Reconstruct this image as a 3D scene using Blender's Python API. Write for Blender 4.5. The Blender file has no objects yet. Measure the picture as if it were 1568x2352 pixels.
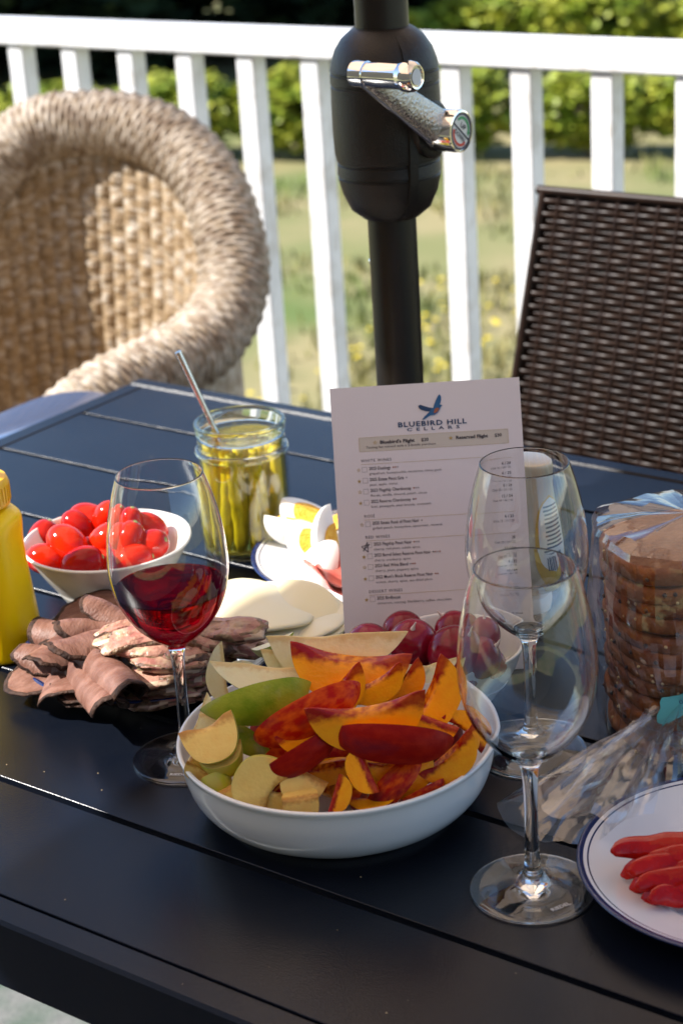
import bpy, bmesh, math, random
import numpy as np
from mathutils import Vector, Matrix, noise as mnoise

# ------------------------------------------------------------------ camera, sky, sun, exposure
scene = bpy.context.scene
COL = scene.collection
TZ = 0.72                                   # table top above the deck
CF, CP, CR, CH = 4370.8, 0.37787, 0.06466, 0.63555   # focal length (in 1568-wide px), pitch, roll, height over table
PW, PH = 1568.0, 2352.0
FW = Vector((0, math.cos(CP), -math.sin(CP)))
UP = Vector((0, math.sin(CP), math.cos(CP)))
RT = Vector((1, 0, 0))
c_, s_ = math.cos(CR), math.sin(CR)
CAM_X = c_ * RT - s_ * UP
CAM_Y = s_ * RT + c_ * UP
CAM_B = -FW
cam_data = bpy.data.cameras.new('camera')
cam = bpy.data.objects.new('camera', cam_data)
COL.objects.link(cam)
cam.matrix_world = Matrix(((CAM_X.x, CAM_Y.x, CAM_B.x, 0), (CAM_X.y, CAM_Y.y, CAM_B.y, 0),
                           (CAM_X.z, CAM_Y.z, CAM_B.z, TZ + CH), (0, 0, 0, 1)))
cam_data.sensor_fit = 'VERTICAL'
cam_data.sensor_height = 36.0
cam_data.sensor_width = 24.0
cam_data.lens = CF * 36.0 / PH
cam_data.clip_start = 0.05
cam_data.clip_end = 600
cam_data.dof.use_dof = True
cam_data.dof.focus_distance = 1.27
cam_data.dof.aperture_fstop = 9.5
scene.camera = cam

SUN_EL = math.radians(42)
SUN_H = Vector((-0.999, -0.047, 0)).normalized()       # horizontal direction towards the sun
world = bpy.data.worlds.new('World')
scene.world = world
world.use_nodes = True
wn = world.node_tree.nodes
sky = wn.new('ShaderNodeTexSky')
sky.sky_type = 'NISHITA'
sky.sun_disc = False
sky.sun_elevation = SUN_EL
sky.sun_rotation = math.atan2(SUN_H.x, SUN_H.y)
sky.air_density = 0.9
sky.dust_density = 0.15
sky.ozone_density = 2.5
sky.altitude = 300
wn['Background'].inputs['Strength'].default_value = 0.115
world.node_tree.links.new(sky.outputs[0], wn['Background'].inputs['Color'])
sun_data = bpy.data.lights.new('sun', 'SUN')
sun_data.energy = 4.5
sun_data.angle = math.radians(0.53)
sun_data.color = (1.0, 0.955, 0.90)
sun = bpy.data.objects.new('sun', sun_data)
COL.objects.link(sun)
SUN_D = SUN_H * math.cos(SUN_EL) + Vector((0, 0, math.sin(SUN_EL)))
sun.rotation_euler = SUN_D.to_track_quat('Z', 'Y').to_euler()
sun.location = SUN_D * 20

vs = scene.view_settings
vs.view_transform = 'Standard'
vs.look = 'None'
vs.exposure = 1.25
vs.gamma = 1.0
vs.use_curve_mapping = False
cy = scene.cycles
cy.use_denoising = True
try:
    cy.denoiser = 'OPENIMAGEDENOISE'
    cy.denoising_input_passes = 'RGB_ALBEDO_NORMAL'
except Exception:
    pass
cy.max_bounces = 14
cy.transmission_bounces = 12
cy.transparent_max_bounces = 24
cy.glossy_bounces = 8
cy.diffuse_bounces = 4
cy.sample_clamp_indirect = 6.0
cy.blur_glossy = 0.6
cy.caustics_refractive = True
cy.caustics_reflective = False

# ------------------------------------------------------------------ helpers
rnd = random.Random(7)
V = Vector
ANG = math.radians(-37.3)                     # table boards and railing run along U
U3 = V((math.cos(ANG), math.sin(ANG), 0))
V3 = V((-math.sin(ANG), math.cos(ANG), 0))


def spot(x, y, z):
    """point of the place at height z over the table top that the survey pixel (x, y) looks at"""
    a, b = x - PW / 2, y - PH / 2
    uu = c_ * a - s_ * b
    vv = s_ * a + c_ * b
    d = FW + RT * (uu / CF) - UP * (vv / CF)
    t = (z - CH) / d.z
    return V((d.x * t, d.y * t, z + TZ))


def uv(u, v, z=0.0):
    p = U3 * u + V3 * v
    return V((p.x, p.y, z))


def link(o, parent=None):
    COL.objects.link(o)
    if parent is not None:
        o.parent = parent
    return o


def mesh_obj(name, verts, faces, mat=None, parent=None, smooth=True, mats=None, fmat=None, sharp=None):
    me = bpy.data.meshes.new(name)
    me.from_pydata([tuple(q) for q in verts], [], faces)
    if mats:
        for m in mats:
            me.materials.append(m)
        if fmat is not None:
            me.polygons.foreach_set('material_index', fmat)
    elif mat:
        me.materials.append(mat)
    if smooth:
        me.polygons.foreach_set('use_smooth', [True] * len(me.polygons))
        if sharp:
            me.set_sharp_from_angle(angle=math.radians(sharp))
    me.update()
    return link(bpy.data.objects.new(name, me), parent)


def empty(name, loc=(0, 0, 0), rot=None):
    o = bpy.data.objects.new(name, None)
    o.empty_display_size = 0.02
    COL.objects.link(o)
    o.location = loc
    if rot is not None:
        o.rotation_euler = rot
    return o


def tag(o, label, cat, group=None):
    o['label'] = label
    o['category'] = cat
    if group:
        o['group'] = group
    return o


def kind(o, k):
    o['kind'] = k
    return o


class MB:
    """collects vertices and faces for one mesh"""

    def __init__(self):
        self.v, self.f, self.m = [], [], []

    def add(self, v, f, m=0):
        b = len(self.v)
        self.v += [tuple(q) for q in v]
        self.f += [tuple(i + b for i in q) for q in f]
        self.m += [m] * len(f)
        return self

    def box(self, c, sx, sy, sz, ax=None, bev=0.0, m=0):
        X, Y, Z = ax or (V((1, 0, 0)), V((0, 1, 0)), V((0, 0, 1)))
        c = V(c)
        if bev <= 0:
            vs_ = [c + X * (i * sx / 2) + Y * (j * sy / 2) + Z * (k * sz / 2) for k in (-1, 1) for j in (-1, 1) for i in (-1, 1)]
            fs = [(0, 2, 3, 1), (4, 5, 7, 6), (0, 1, 5, 4), (2, 6, 7, 3), (0, 4, 6, 2), (1, 3, 7, 5)]
            return self.add(vs_, fs, m)
        # four corner-cut rings: a chamfered box
        hx, hy, hz = sx / 2, sy / 2, sz / 2
        rings = []
        for (z, ins) in ((-hz, bev), (-hz + bev, 0), (hz - bev, 0), (hz, bev)):
            x, y = hx - ins, hy - ins
            b = bev
            rings.append([(x, y - b), (x - b, y), (-x + b, y), (-x, y - b), (-x, -y + b), (-x + b, -y), (x - b, -y), (x, -y + b)])
            rings[-1] = [c + X * q[0] + Y * q[1] + Z * z for q in rings[-1]]
        vs_ = [q for r in rings for q in r]
        fs = [tuple(range(7, -1, -1)), tuple(range(24, 32))]
        for r in range(3):
            for i in range(8):
                j = (i + 1) % 8
                fs.append((r * 8 + i, r * 8 + j, r * 8 + 8 + j, r * 8 + 8 + i))
        return self.add(vs_, fs, m)

    def tube(self, path, rad, n=12, caps=True, m=0, flat=1.0):
        path = [V(q) for q in path]
        if not hasattr(rad, '__len__'):
            rad = [rad] * len(path)
        vs_, fs = [], []
        t = (path[1] - path[0]).normalized()
        up = V((0, 0, 1)) if abs(t.z) < 0.9 else V((1, 0, 0))
        side = t.cross(up).normalized()
        for i, q in enumerate(path):
            if i == 0:
                t = (path[1] - path[0])
            elif i == len(path) - 1:
                t = (path[-1] - path[-2])
            else:
                t = path[i + 1] - path[i - 1]
            t.normalize()
            side = (side - t * side.dot(t)).normalized()
            nn = t.cross(side)
            for k in range(n):
                a = 2 * math.pi * k / n
                vs_.append(q + (side * math.cos(a) + nn * (math.sin(a) * flat)) * rad[i])
        for i in range(len(path) - 1):
            for k in range(n):
                k2 = (k + 1) % n
                fs.append((i * n + k, i * n + k2, (i + 1) * n + k2, (i + 1) * n + k))
        if caps:
            fs.append(tuple(range(n - 1, -1, -1)))
            b = (len(path) - 1) * n
            fs.append(tuple(range(b, b + n)))
        return self.add(vs_, fs, m)

    def lathe(self, prof, n=64, c=(0, 0, 0), m=0, ax=None):
        X, Y, Z = ax or (V((1, 0, 0)), V((0, 1, 0)), V((0, 0, 1)))
        c = V(c)
        vs_, fs, idx = [], [], []
        for (r, z) in prof:
            if r < 1e-7:
                idx.append([len(vs_)] * n)
                vs_.append(c + Z * z)
            else:
                idx.append(list(range(len(vs_), len(vs_) + n)))
                for k in range(n):
                    a = 2 * math.pi * k / n
                    vs_.append(c + X * (r * math.cos(a)) + Y * (r * math.sin(a)) + Z * z)
        for i in range(len(prof) - 1):
            for k in range(n):
                k2 = (k + 1) % n
                q = [idx[i][k], idx[i][k2], idx[i + 1][k2], idx[i + 1][k]]
                q = list(dict.fromkeys(q))
                if len(q) >= 3:
                    fs.append(tuple(q))
        return self.add(vs_, fs, m)

    def build(self, name, mat=None, parent=None, smooth=True, mats=None, sharp=40):
        return mesh_obj(name, self.v, self.f, mat, parent, smooth, mats, self.m if mats else None, sharp)


def curve_pts(pts, n):
    """Catmull-Rom through pts, n samples"""
    pts = [V(q) for q in pts]
    P = [pts[0] * 2 - pts[1]] + pts + [pts[-1] * 2 - pts[-2]]
    out = []
    m = len(pts) - 1
    for i in range(n):
        t = i / (n - 1) * m
        k = min(int(t), m - 1)
        f = t - k
        a, b, c, d = P[k], P[k + 1], P[k + 2], P[k + 3]
        out.append(0.5 * ((2 * b) + (c - a) * f + (2 * a - 5 * b + 4 * c - d) * f * f + (3 * b - a - 3 * c + d) * f ** 3))
    return out


def smooth_prof(pts, n=6):
    q = curve_pts([(a, b, 0) for a, b in pts], (len(pts) - 1) * n + 1)
    return [(max(0.0, p.x), p.y) for p in q]


ORD = ['first', 'second', 'third', 'fourth', 'fifth', 'sixth', 'seventh', 'eighth', 'ninth', 'tenth', 'eleventh', 'twelfth',
       'thirteenth', 'fourteenth', 'fifteenth', 'sixteenth', 'seventeenth', 'eighteenth', 'nineteenth', 'twentieth']


# ------------------------------------------------------------------ materials
def mat(name, col, rough=0.5, col2=None, ns=20.0, nd=4.0, lo=0.4, hi=0.6, bump=0.0, bs=80.0, metal=0.0, spec=0.5,
        sss=0.0, sssr=(1, 0.4, 0.2), sscale=0.01, coat=0.0, trans=0.0, ior=1.5, sheen=0.0, col3=None, ns3=6.0, rough2=None, stretch=None):
    m = bpy.data.materials.new(name)
    m.use_nodes = True
    nt = m.node_tree
    b = nt.nodes['Principled BSDF']
    I = b.inputs
    I['Base Color'].default_value = (*col, 1)
    I['Roughness'].default_value = rough
    I['Metallic'].default_value = metal
    I['Specular IOR Level'].default_value = spec
    I['IOR'].default_value = ior
    I['Subsurface Weight'].default_value = sss
    I['Subsurface Radius'].default_value = sssr
    I['Subsurface Scale'].default_value = sscale
    I['Coat Weight'].default_value = coat
    I['Coat Roughness'].default_value = 0.08
    I['Transmission Weight'].default_value = trans
    I['Sheen Weight'].default_value = sheen
    L = nt.links.new
    tc = nt.nodes.new('ShaderNodeTexCoord')
    oi = nt.nodes.new('ShaderNodeObjectInfo')
    mp = nt.nodes.new('ShaderNodeVectorMath')
    mp.operation = 'MULTIPLY_ADD'
    mp.inputs[1].default_value = (1, 1, 1) if stretch is None else stretch
    L(tc.outputs['Object'], mp.inputs[0])
    ofs = nt.nodes.new('ShaderNodeMath')
    ofs.operation = 'MULTIPLY'
    ofs.inputs[1].default_value = 7.3
    L(oi.outputs['Random'], ofs.inputs[0])
    L(ofs.outputs[0], mp.inputs[2])
    vec = mp.outputs[0]
    m['vec'] = 1

    def noise(scale, detail=nd):
        n = nt.nodes.new('ShaderNodeTexNoise')
        n.inputs['Scale'].default_value = scale
        n.inputs['Detail'].default_value = detail
        L(vec, n.inputs['Vector'])
        return n.outputs['Fac']

    def ramp(fac, a, bb):
        r = nt.nodes.new('ShaderNodeMapRange')
        r.inputs['From Min'].default_value = a
        r.inputs['From Max'].default_value = bb
        L(fac, r.inputs['Value'])
        return r.outputs[0]

    def mix(fac, a, bb):
        x = nt.nodes.new('ShaderNodeMix')
        x.data_type = 'RGBA'
        L(fac, x.inputs['Factor'])
        for sock, val in ((x.inputs['A'], a), (x.inputs['B'], bb)):
            if isinstance(val, tuple):
                sock.default_value = (*val, 1)
            else:
                L(val, sock)
        return x.outputs['Result']
    cur = None
    if col2 is not None:
        cur = mix(ramp(noise(ns), lo, hi), col, col2)
    if col3 is not None:
        cur = mix(ramp(noise(ns3), 0.5, 0.68), cur if cur else col, col3)
    if cur is not None:
        L(cur, I['Base Color'])
    if rough2 is not None:
        r = nt.nodes.new('ShaderNodeMapRange')
        r.inputs['To Min'].default_value = rough
        r.inputs['To Max'].default_value = rough2
        L(noise(ns * 0.7), r.inputs['Value'])
        L(r.outputs[0], I['Roughness'])
    if bump:
        bn = nt.nodes.new('ShaderNodeBump')
        bn.inputs['Strength'].default_value = bump
        bn.inputs['Distance'].default_value = 0.002
        L(noise(bs, 3.0), bn.inputs['Height'])
        L(bn.outputs[0], I['Normal'])
    return m


def add_ring_print(m, rings, base):
    """printed rings on crockery: rings = [(r0, r1, colour)] in object space around z"""
    nt = m.node_tree
    L = nt.links.new
    tc = nt.nodes.new('ShaderNodeTexCoord')
    sep = nt.nodes.new('ShaderNodeSeparateXYZ')
    L(tc.outputs['Object'], sep.inputs[0])
    cmb = nt.nodes.new('ShaderNodeCombineXYZ')
    L(sep.outputs[0], cmb.inputs[0])
    L(sep.outputs[1], cmb.inputs[1])
    ln = nt.nodes.new('ShaderNodeVectorMath')
    ln.operation = 'LENGTH'
    L(cmb.outputs[0], ln.inputs[0])
    cur = None
    for (a, b, c) in rings:
        g = nt.nodes.new('ShaderNodeMath')
        g.operation = 'COMPARE'
        g.inputs[1].default_value = (a + b) / 2
        g.inputs[2].default_value = (b - a) / 2
        L(ln.outputs['Value'], g.inputs[0])
        x = nt.nodes.new('ShaderNodeMix')
        x.data_type = 'RGBA'
        L(g.outputs[0], x.inputs['Factor'])
        if cur is None:
            x.inputs['A'].default_value = (*base, 1)
        else:
            L(cur, x.inputs['A'])
        x.inputs['B'].default_value = (*c, 1)
        cur = x.outputs['Result']
    L(cur, nt.nodes['Principled BSDF'].inputs['Base Color'])


def radial_flesh(name, inner, outer, r0, r1, rough=0.35, grain=None, sss=0.25):
    """fruit flesh: one colour near the core, another outwards, broken up by fibres"""
    m = mat(name, outer, rough, bump=0.18, bs=300, sss=sss, sssr=(1, .5, .25), sscale=.006, spec=.32)
    nt = m.node_tree
    L = nt.links.new
    tc = nt.nodes.new('ShaderNodeTexCoord')
    sep = nt.nodes.new('ShaderNodeSeparateXYZ')
    L(tc.outputs['Object'], sep.inputs[0])
    cmb = nt.nodes.new('ShaderNodeCombineXYZ')
    L(sep.outputs[0], cmb.inputs[0])
    L(sep.outputs[1], cmb.inputs[1])
    ln = nt.nodes.new('ShaderNodeVectorMath')
    ln.operation = 'LENGTH'
    L(cmb.outputs[0], ln.inputs[0])
    n = nt.nodes.new('ShaderNodeTexNoise')
    n.inputs['Scale'].default_value = 170
    n.inputs['Detail'].default_value = 3
    L(tc.outputs['Object'], n.inputs['Vector'])
    ma = nt.nodes.new('ShaderNodeMath')
    ma.operation = 'MULTIPLY_ADD'
    ma.inputs[1].default_value = 0.012
    L(n.outputs['Fac'], ma.inputs[0])
    L(ln.outputs['Value'], ma.inputs[2])
    mr = nt.nodes.new('ShaderNodeMapRange')
    mr.interpolation_type = 'SMOOTHSTEP'
    mr.inputs['From Min'].default_value = r0 + .006
    mr.inputs['From Max'].default_value = r1 + .006
    L(ma.outputs[0], mr.inputs['Value'])
    x = nt.nodes.new('ShaderNodeMix')
    x.data_type = 'RGBA'
    L(mr.outputs[0], x.inputs['Factor'])
    x.inputs['A'].default_value = (*inner, 1)
    x.inputs['B'].default_value = (*outer, 1)
    res = x.outputs['Result']
    if grain:
        n2 = nt.nodes.new('ShaderNodeTexNoise')
        n2.inputs['Scale'].default_value = 90
        n2.inputs['Detail'].default_value = 5
        L(tc.outputs['Object'], n2.inputs['Vector'])
        mr2 = nt.nodes.new('ShaderNodeMapRange')
        mr2.inputs['From Min'].default_value = 0.45
        mr2.inputs['From Max'].default_value = 0.72
        mr2.inputs['To Max'].default_value = 0.45
        L(n2.outputs['Fac'], mr2.inputs['Value'])
        y = nt.nodes.new('ShaderNodeMix')
        y.data_type = 'RGBA'
        L(mr2.outputs[0], y.inputs['Factor'])
        L(res, y.inputs['A'])
        y.inputs['B'].default_value = (*grain, 1)
        res = y.outputs['Result']
    L(res, nt.nodes['Principled BSDF'].inputs['Base Color'])
    return m


def thin_clear(name, tint=(1, 1, 1), rough=0.03, bump=0.0, bs=60, haze=0.0, hazecol=(.8, .85, .95), fres=1.45, gain=1.0):
    """thin clear sheet: lets light straight through, mirrors by Fresnel"""
    m = bpy.data.materials.new(name)
    m.use_nodes = True
    nt = m.node_tree
    for n in list(nt.nodes):
        if n.type == 'BSDF_PRINCIPLED':
            nt.nodes.remove(n)
    out = nt.nodes['Material Output']
    L = nt.links.new
    tr = nt.nodes.new('ShaderNodeBsdfTransparent')
    tr.inputs['Color'].default_value = (*tint, 1)
    gl = nt.nodes.new('ShaderNodeBsdfGlossy')
    gl.inputs['Roughness'].default_value = rough
    fr = nt.nodes.new('ShaderNodeLayerWeight')
    pw = nt.nodes.new('ShaderNodeMath')
    pw.operation = 'POWER'
    pw.inputs[1].default_value = 4.5
    L(fr.outputs['Facing'], pw.inputs[0])
    f0 = ((fres - 1) / (fres + 1)) ** 2
    mu = nt.nodes.new('ShaderNodeMath')
    mu.operation = 'MULTIPLY_ADD'
    mu.use_clamp = True
    mu.inputs[1].default_value = gain * (1 - f0)
    mu.inputs[2].default_value = f0 * gain
    L(pw.outputs[0], mu.inputs[0])
    mx = nt.nodes.new('ShaderNodeMixShader')
    L(mu.outputs[0], mx.inputs[0])
    L(tr.outputs[0], mx.inputs[1])
    L(gl.outputs[0], mx.inputs[2])
    last = mx.outputs[0]
    if haze:
        df = nt.nodes.new('ShaderNodeBsdfDiffuse')
        df.inputs['Color'].default_value = (*hazecol, 1)
        m2 = nt.nodes.new('ShaderNodeMixShader')
        m2.inputs[0].default_value = haze
        L(last, m2.inputs[1])
        L(df.outputs[0], m2.inputs[2])
        last = m2.outputs[0]
    if bump:
        tc = nt.nodes.new('ShaderNodeTexCoord')
        n = nt.nodes.new('ShaderNodeTexNoise')
        n.inputs['Scale'].default_value = bs
        n.inputs['Detail'].default_value = 3
        L(tc.outputs['Object'], n.inputs['Vector'])
        bn = nt.nodes.new('ShaderNodeBump')
        bn.inputs['Strength'].default_value = bump
        bn.inputs['Distance'].default_value = 0.004
        L(n.outputs['Fac'], bn.inputs['Height'])
        L(bn.outputs[0], gl.inputs['Normal'])
        L(bn.outputs[0], fr.inputs['Normal'])
    L(last, out.inputs['Surface'])
    return m


def glass(name, col=(1, 1, 1), ior=1.5, rough=0.0):
    m = bpy.data.materials.new(name)
    m.use_nodes = True
    nt = m.node_tree
    for n in list(nt.nodes):
        if n.type == 'BSDF_PRINCIPLED':
            nt.nodes.remove(n)
    g = nt.nodes.new('ShaderNodeBsdfGlass')
    g.inputs['Color'].default_value = (*col, 1)
    g.inputs['IOR'].default_value = ior
    g.inputs['Roughness'].default_value = rough
    nt.links.new(g.outputs[0], nt.nodes['Material Output'].inputs['Surface'])
    return m


M = {}
M['table'] = mat('powder_coated_metal', (.0026, .0044, .0098), .29, col2=(.0044, .0062, .0112), ns=14, bump=.10, bs=900, spec=.24, rough2=.21)
M['pole'] = mat('brown_black_metal', (.009, .0065, .005), .32, bump=.12, bs=1200, spec=.32)
M['housing'] = mat('grained_plastic', (.010, .0075, .006), .36, bump=.35, bs=900, spec=.34)
M['chrome'] = mat('chrome', (.82, .80, .77), .07, metal=1.0)
M['chrome_rough'] = mat('hammered_chrome', (.50, .48, .45), .16, metal=1.0, bump=1.0, bs=420)
def canvas(name, col, tcol):
    m = bpy.data.materials.new(name)
    m.use_nodes = True
    nt = m.node_tree
    nt.nodes.remove(nt.nodes['Principled BSDF'])
    d = nt.nodes.new('ShaderNodeBsdfDiffuse')
    d.inputs['Color'].default_value = (*col, 1)
    t = nt.nodes.new('ShaderNodeBsdfTranslucent')
    t.inputs['Color'].default_value = (*tcol, 1)
    x = nt.nodes.new('ShaderNodeMixShader')
    x.inputs[0].default_value = .58
    for i, q in enumerate((d, t)):
        nt.links.new(q.outputs[0], x.inputs[i + 1])
    nt.links.new(x.outputs[0], nt.nodes['Material Output'].inputs['Surface'])
    return m


M['canvas'] = canvas('canopy_canvas', (.52, .40, .29), (.95, .70, .51))
M['white_paint'] = mat('white_paint', (.78, .79, .80), .45, col2=(.70, .71, .72), ns=14, bump=.5, bs=45, col3=(.60, .59, .57), ns3=24)
M['deck'] = mat('deck_boards', (.23, .20, .17), .8, col2=(.17, .145, .12), ns=12, bump=.4, bs=60, stretch=(1, 8, 8))
M['porcelain'] = mat('porcelain', (.78, .78, .77), .16, coat=.3, spec=.5)
M['porcelain_warm'] = mat('warm_porcelain', (.78, .75, .71), .18, coat=.3)
M['plate'] = mat('banded_porcelain', (.76, .75, .74), .14, coat=.3)
NAVY = (.010, .022, .095)
add_ring_print(M['plate'], [(.0962, .1010, NAVY), (.0930, .0940, NAVY), (.0578, .0587, NAVY)], (.77, .76, .75))
M['glass'] = glass('clear_glass', (.985, .992, .99), 1.5)
M['wine'] = glass('red_wine', (.50, .012, .06), 1.34)
M['jar_glass'] = thin_clear('jar_glass', (.955, .98, .97), .03, bump=.10, bs=30, fres=1.6, gain=1.25)
M['brine'] = thin_clear('brine', (.95, .90, .48), .05, fres=1.08, haze=.10, hazecol=(.75, .62, .06))
M['film'] = thin_clear('bag_film', (.975, .975, .98), .09, bump=.12, bs=40, haze=.010, fres=2.0, gain=1.15)
M['etch'] = mat('etched_lettering', (.62, .63, .65), .5)
M['steel'] = mat('steel', (.55, .54, .53), .2, metal=1.0)
M['tomato'] = mat('tomato_skin', (.50, .006, .002), .10, spec=.35, col2=(.60, .018, .003), ns=25, sss=.05, sssr=(1, .2, .1), sscale=.005)
M['tomato_shaded'] = mat('tomato_skin_shaded', (.33, .004, .005), .12, spec=.25, col2=(.42, .010, .006), ns=25)  # shaded copy of the tomato skin: shade put into the colour
M['radish'] = mat('radish_skin', (.16, .0015, .009), .17, col2=(.24, .005, .024), ns=55, bump=.12, bs=140, spec=.35, col3=(.30, .014, .045), ns3=34)
M['radish_root'] = mat('radish_root', (.72, .60, .55), .6)
M['radish_stem'] = mat('radish_stem', (.30, .34, .12), .6)
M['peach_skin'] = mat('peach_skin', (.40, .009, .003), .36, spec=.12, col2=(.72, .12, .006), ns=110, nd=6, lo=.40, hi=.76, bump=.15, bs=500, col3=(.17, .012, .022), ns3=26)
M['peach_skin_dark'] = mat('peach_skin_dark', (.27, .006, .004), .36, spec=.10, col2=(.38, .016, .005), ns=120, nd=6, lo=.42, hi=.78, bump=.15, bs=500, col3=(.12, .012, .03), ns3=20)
M['peach_flesh'] = radial_flesh('peach_flesh', (.32, .006, .004), (.97, .39, .008), .0085, .0165, .24, grain=(.93, .26, .006))
M['pear_skin'] = mat('pear_skin', (.17, .28, .012), .36, spec=.16, col2=(.33, .38, .035), ns=34, bump=.25, bs=420, col3=(.36, .38, .22), ns3=24)
M['pear_flesh'] = radial_flesh('pear_flesh', (.70, .54, .26), (.86, .80, .52), .003, .010, .32, grain=(.78, .67, .35))
M['apple_skin'] = mat('apple_skin', (.50, .52, .05), .3, spec=.3, col2=(.56, .50, .12), ns=40)
M['apple_flesh'] = radial_flesh('apple_flesh', (.50, .24, .05), (.88, .60, .17), .004, .012, .4, grain=(.82, .46, .10))
M['mustard'] = mat('mustard_plastic', (.90, .56, .002), .3, spec=.25, col2=(.95, .65, .001), ns=6, sss=.2, sssr=(1, .7, .05), sscale=.008)
M['mustard_cap'] = mat('mustard_cap', (.82, .46, .004), .35)
M['mayo'] = mat('mayonnaise_through_plastic', (.60, .49, .33), .22, col2=(.66, .56, .40), ns=14, coat=.4)
M['paper'] = mat('menu_paper', (.72, .655, .675), .75, bump=.03, bs=900)
M['beef'] = mat('roast_beef', (.150, .066, .044), .50, spec=.3, col2=(.225, .115, .085), ns=60, bump=.4, bs=260, col3=(.12, .048, .034), ns3=24, sss=.12, sscale=.004, stretch=(1, 2.2, 1))
M['bark'] = mat('meat_crust', (.022, .010, .007), .7, spec=.25, col2=(.055, .026, .016), ns=120, bump=.9, bs=300)
M['lamb'] = mat('lamb_meat', (.33, .125, .10), .38, col2=(.43, .22, .16), ns=75, bump=1.0, bs=190, col3=(.52, .36, .24), ns3=60, sss=.1, sscale=.004)
M['lamb_crust'] = mat('lamb_crust', (.085, .038, .02), .45, col2=(.22, .12, .065), ns=130, bump=1.2, bs=260, col3=(.46, .34, .19), ns3=80)
M['fat'] = mat('fat', (.62, .47, .33), .4, bump=.6, bs=200)
M['cheese'] = mat('provolone', (.86, .77, .52), .38, col2=(.86, .76, .48), ns=18, sss=.3, sssr=(1, .8, .4), sscale=.006, bump=.05, bs=80)
M['egg_white'] = mat('egg_white', (.82, .81, .78), .28, sss=.3, sssr=(1, .9, .8), sscale=.005)
M['yolk'] = mat('yolk', (.74, .37, .02), .7, col2=(.80, .48, .06), ns=160, bump=.7, bs=500)
M['ham'] = mat('cured_ham', (.42, .07, .055), .3, col2=(.54, .17, .13), ns=60, bump=.3, bs=120, coat=.2)
M['pepper'] = mat('roasted_pepper', (.40, .004, .003), .14, col2=(.52, .010, .004), ns=45, spec=.22, bump=.9, bs=110, sss=.15, sscale=.005)
M['pepper_in'] = mat('pepper_inner', (.50, .035, .02), .2, spec=.3, col2=(.58, .09, .06), ns=60, coat=.4, bump=.4, bs=160)
M['asparagus'] = mat('pickled_asparagus', (.60, .50, .035), .35, col2=(.76, .62, .06), ns=70, bump=.5, bs=160, col3=(.34, .30, .035), ns3=60)
M['bread'] = mat('bread_crumb', (.26, .10, .030), .8, spec=.2, col2=(.20, .07, .02), ns=110, bump=1.0, bs=260)
M['crust'] = mat('bread_crust', (.19, .055, .014), .6, spec=.25, col2=(.30, .11, .03), ns=60, bump=.8, bs=200)
M['seed_dark'] = mat('dark_seed', (.045, .025, .018), .5)
M['seed_pale'] = mat('pale_seed', (.58, .42, .20), .5)
M['clip'] = mat('teal_plastic', (.10, .42, .42), .4)
M['ink'] = mat('dark_ink', (.045, .040, .055), .7)
M['ink_soft'] = mat('soft_ink', (.10, .09, .11), .7)
M['navy_ink'] = mat('navy_ink', (.012, .045, .12), .6)
M['gold_ink'] = mat('gold_ink', (.45, .31, .10), .6)
M['gold_panel'] = mat('pale_gold_panel', (.58, .52, .46), .75)
M['grey_ink'] = mat('grey_ink', (.30, .28, .30), .7)
M['orange_ink'] = mat('orange_ink', (.33, .10, .05), .7)
M['blue_ink'] = mat('blue_ink', (.015, .10, .25), .6)
M['white_label'] = mat('label_white', (.74, .72, .68), .4)
M['yellow_label'] = mat('label_yellow', (.62, .36, .02), .4)
M['green_print'] = mat('green_print', (.05, .33, .13), .4)
M['red_print'] = mat('red_print', (.62, .06, .04), .4)
M['wicker'] = mat('weathered_wicker', (.22, .140, .062), .6, col2=(.32, .23, .13), ns=60, bump=.6, bs=300, col3=(.48, .42, .34), ns3=40, stretch=(1, 1, 2.5))
M['wicker_rim'] = mat('weathered_wicker_rim', (.27, .205, .135), .65, col2=(.43, .37, .30), ns=70, bump=.6, bs=300, col3=(.17, .115, .07), ns3=38)
M['resin'] = mat('resin_wicker', (.010, .0045, .003), .40, col2=(.018, .008, .0045), ns=40, spec=.22)
M['rug'] = mat('outdoor_rug', (.22, .215, .21), .95, col2=(.17, .165, .165), ns=200, bump=.6, bs=300, col3=(.055, .10, .065), ns3=5.5)
M['side_top'] = mat('blue_enamel', (.10, .16, .30), .12, coat=.6)
M['soil'] = mat('dry_lawn', (.275, .230, .105), .95, col2=(.185, .185, .065), ns=.8, bump=.4, bs=12, col3=(.10, .145, .03), ns3=.4)
M['grass'] = mat('grass_blades', (.12, .165, .028), .7, col2=(.24, .20, .065), ns=.9)
M['flower'] = mat('yellow_flower', (.75, .56, .02), .6)
M['vine_leaf'] = mat('vine_leaf', (.20, .28, .022), .5, col2=(.42, .42, .045), ns=3, lo=.35, hi=.65)
M['vine_wood'] = mat('vine_wood', (.16, .09, .055), .9, bump=.5, bs=60)
M['dark_leaf'] = mat('dark_leaf', (.016, .034, .014), .6, col2=(.028, .050, .018), ns=2)
M['bark_tree'] = mat('tree_bark', (.07, .05, .038), .9, bump=.6, bs=20)
M['hill'] = mat('far_slope', (.05, .07, .025), .95, col2=(.08, .10, .035), ns=.2)

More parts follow.
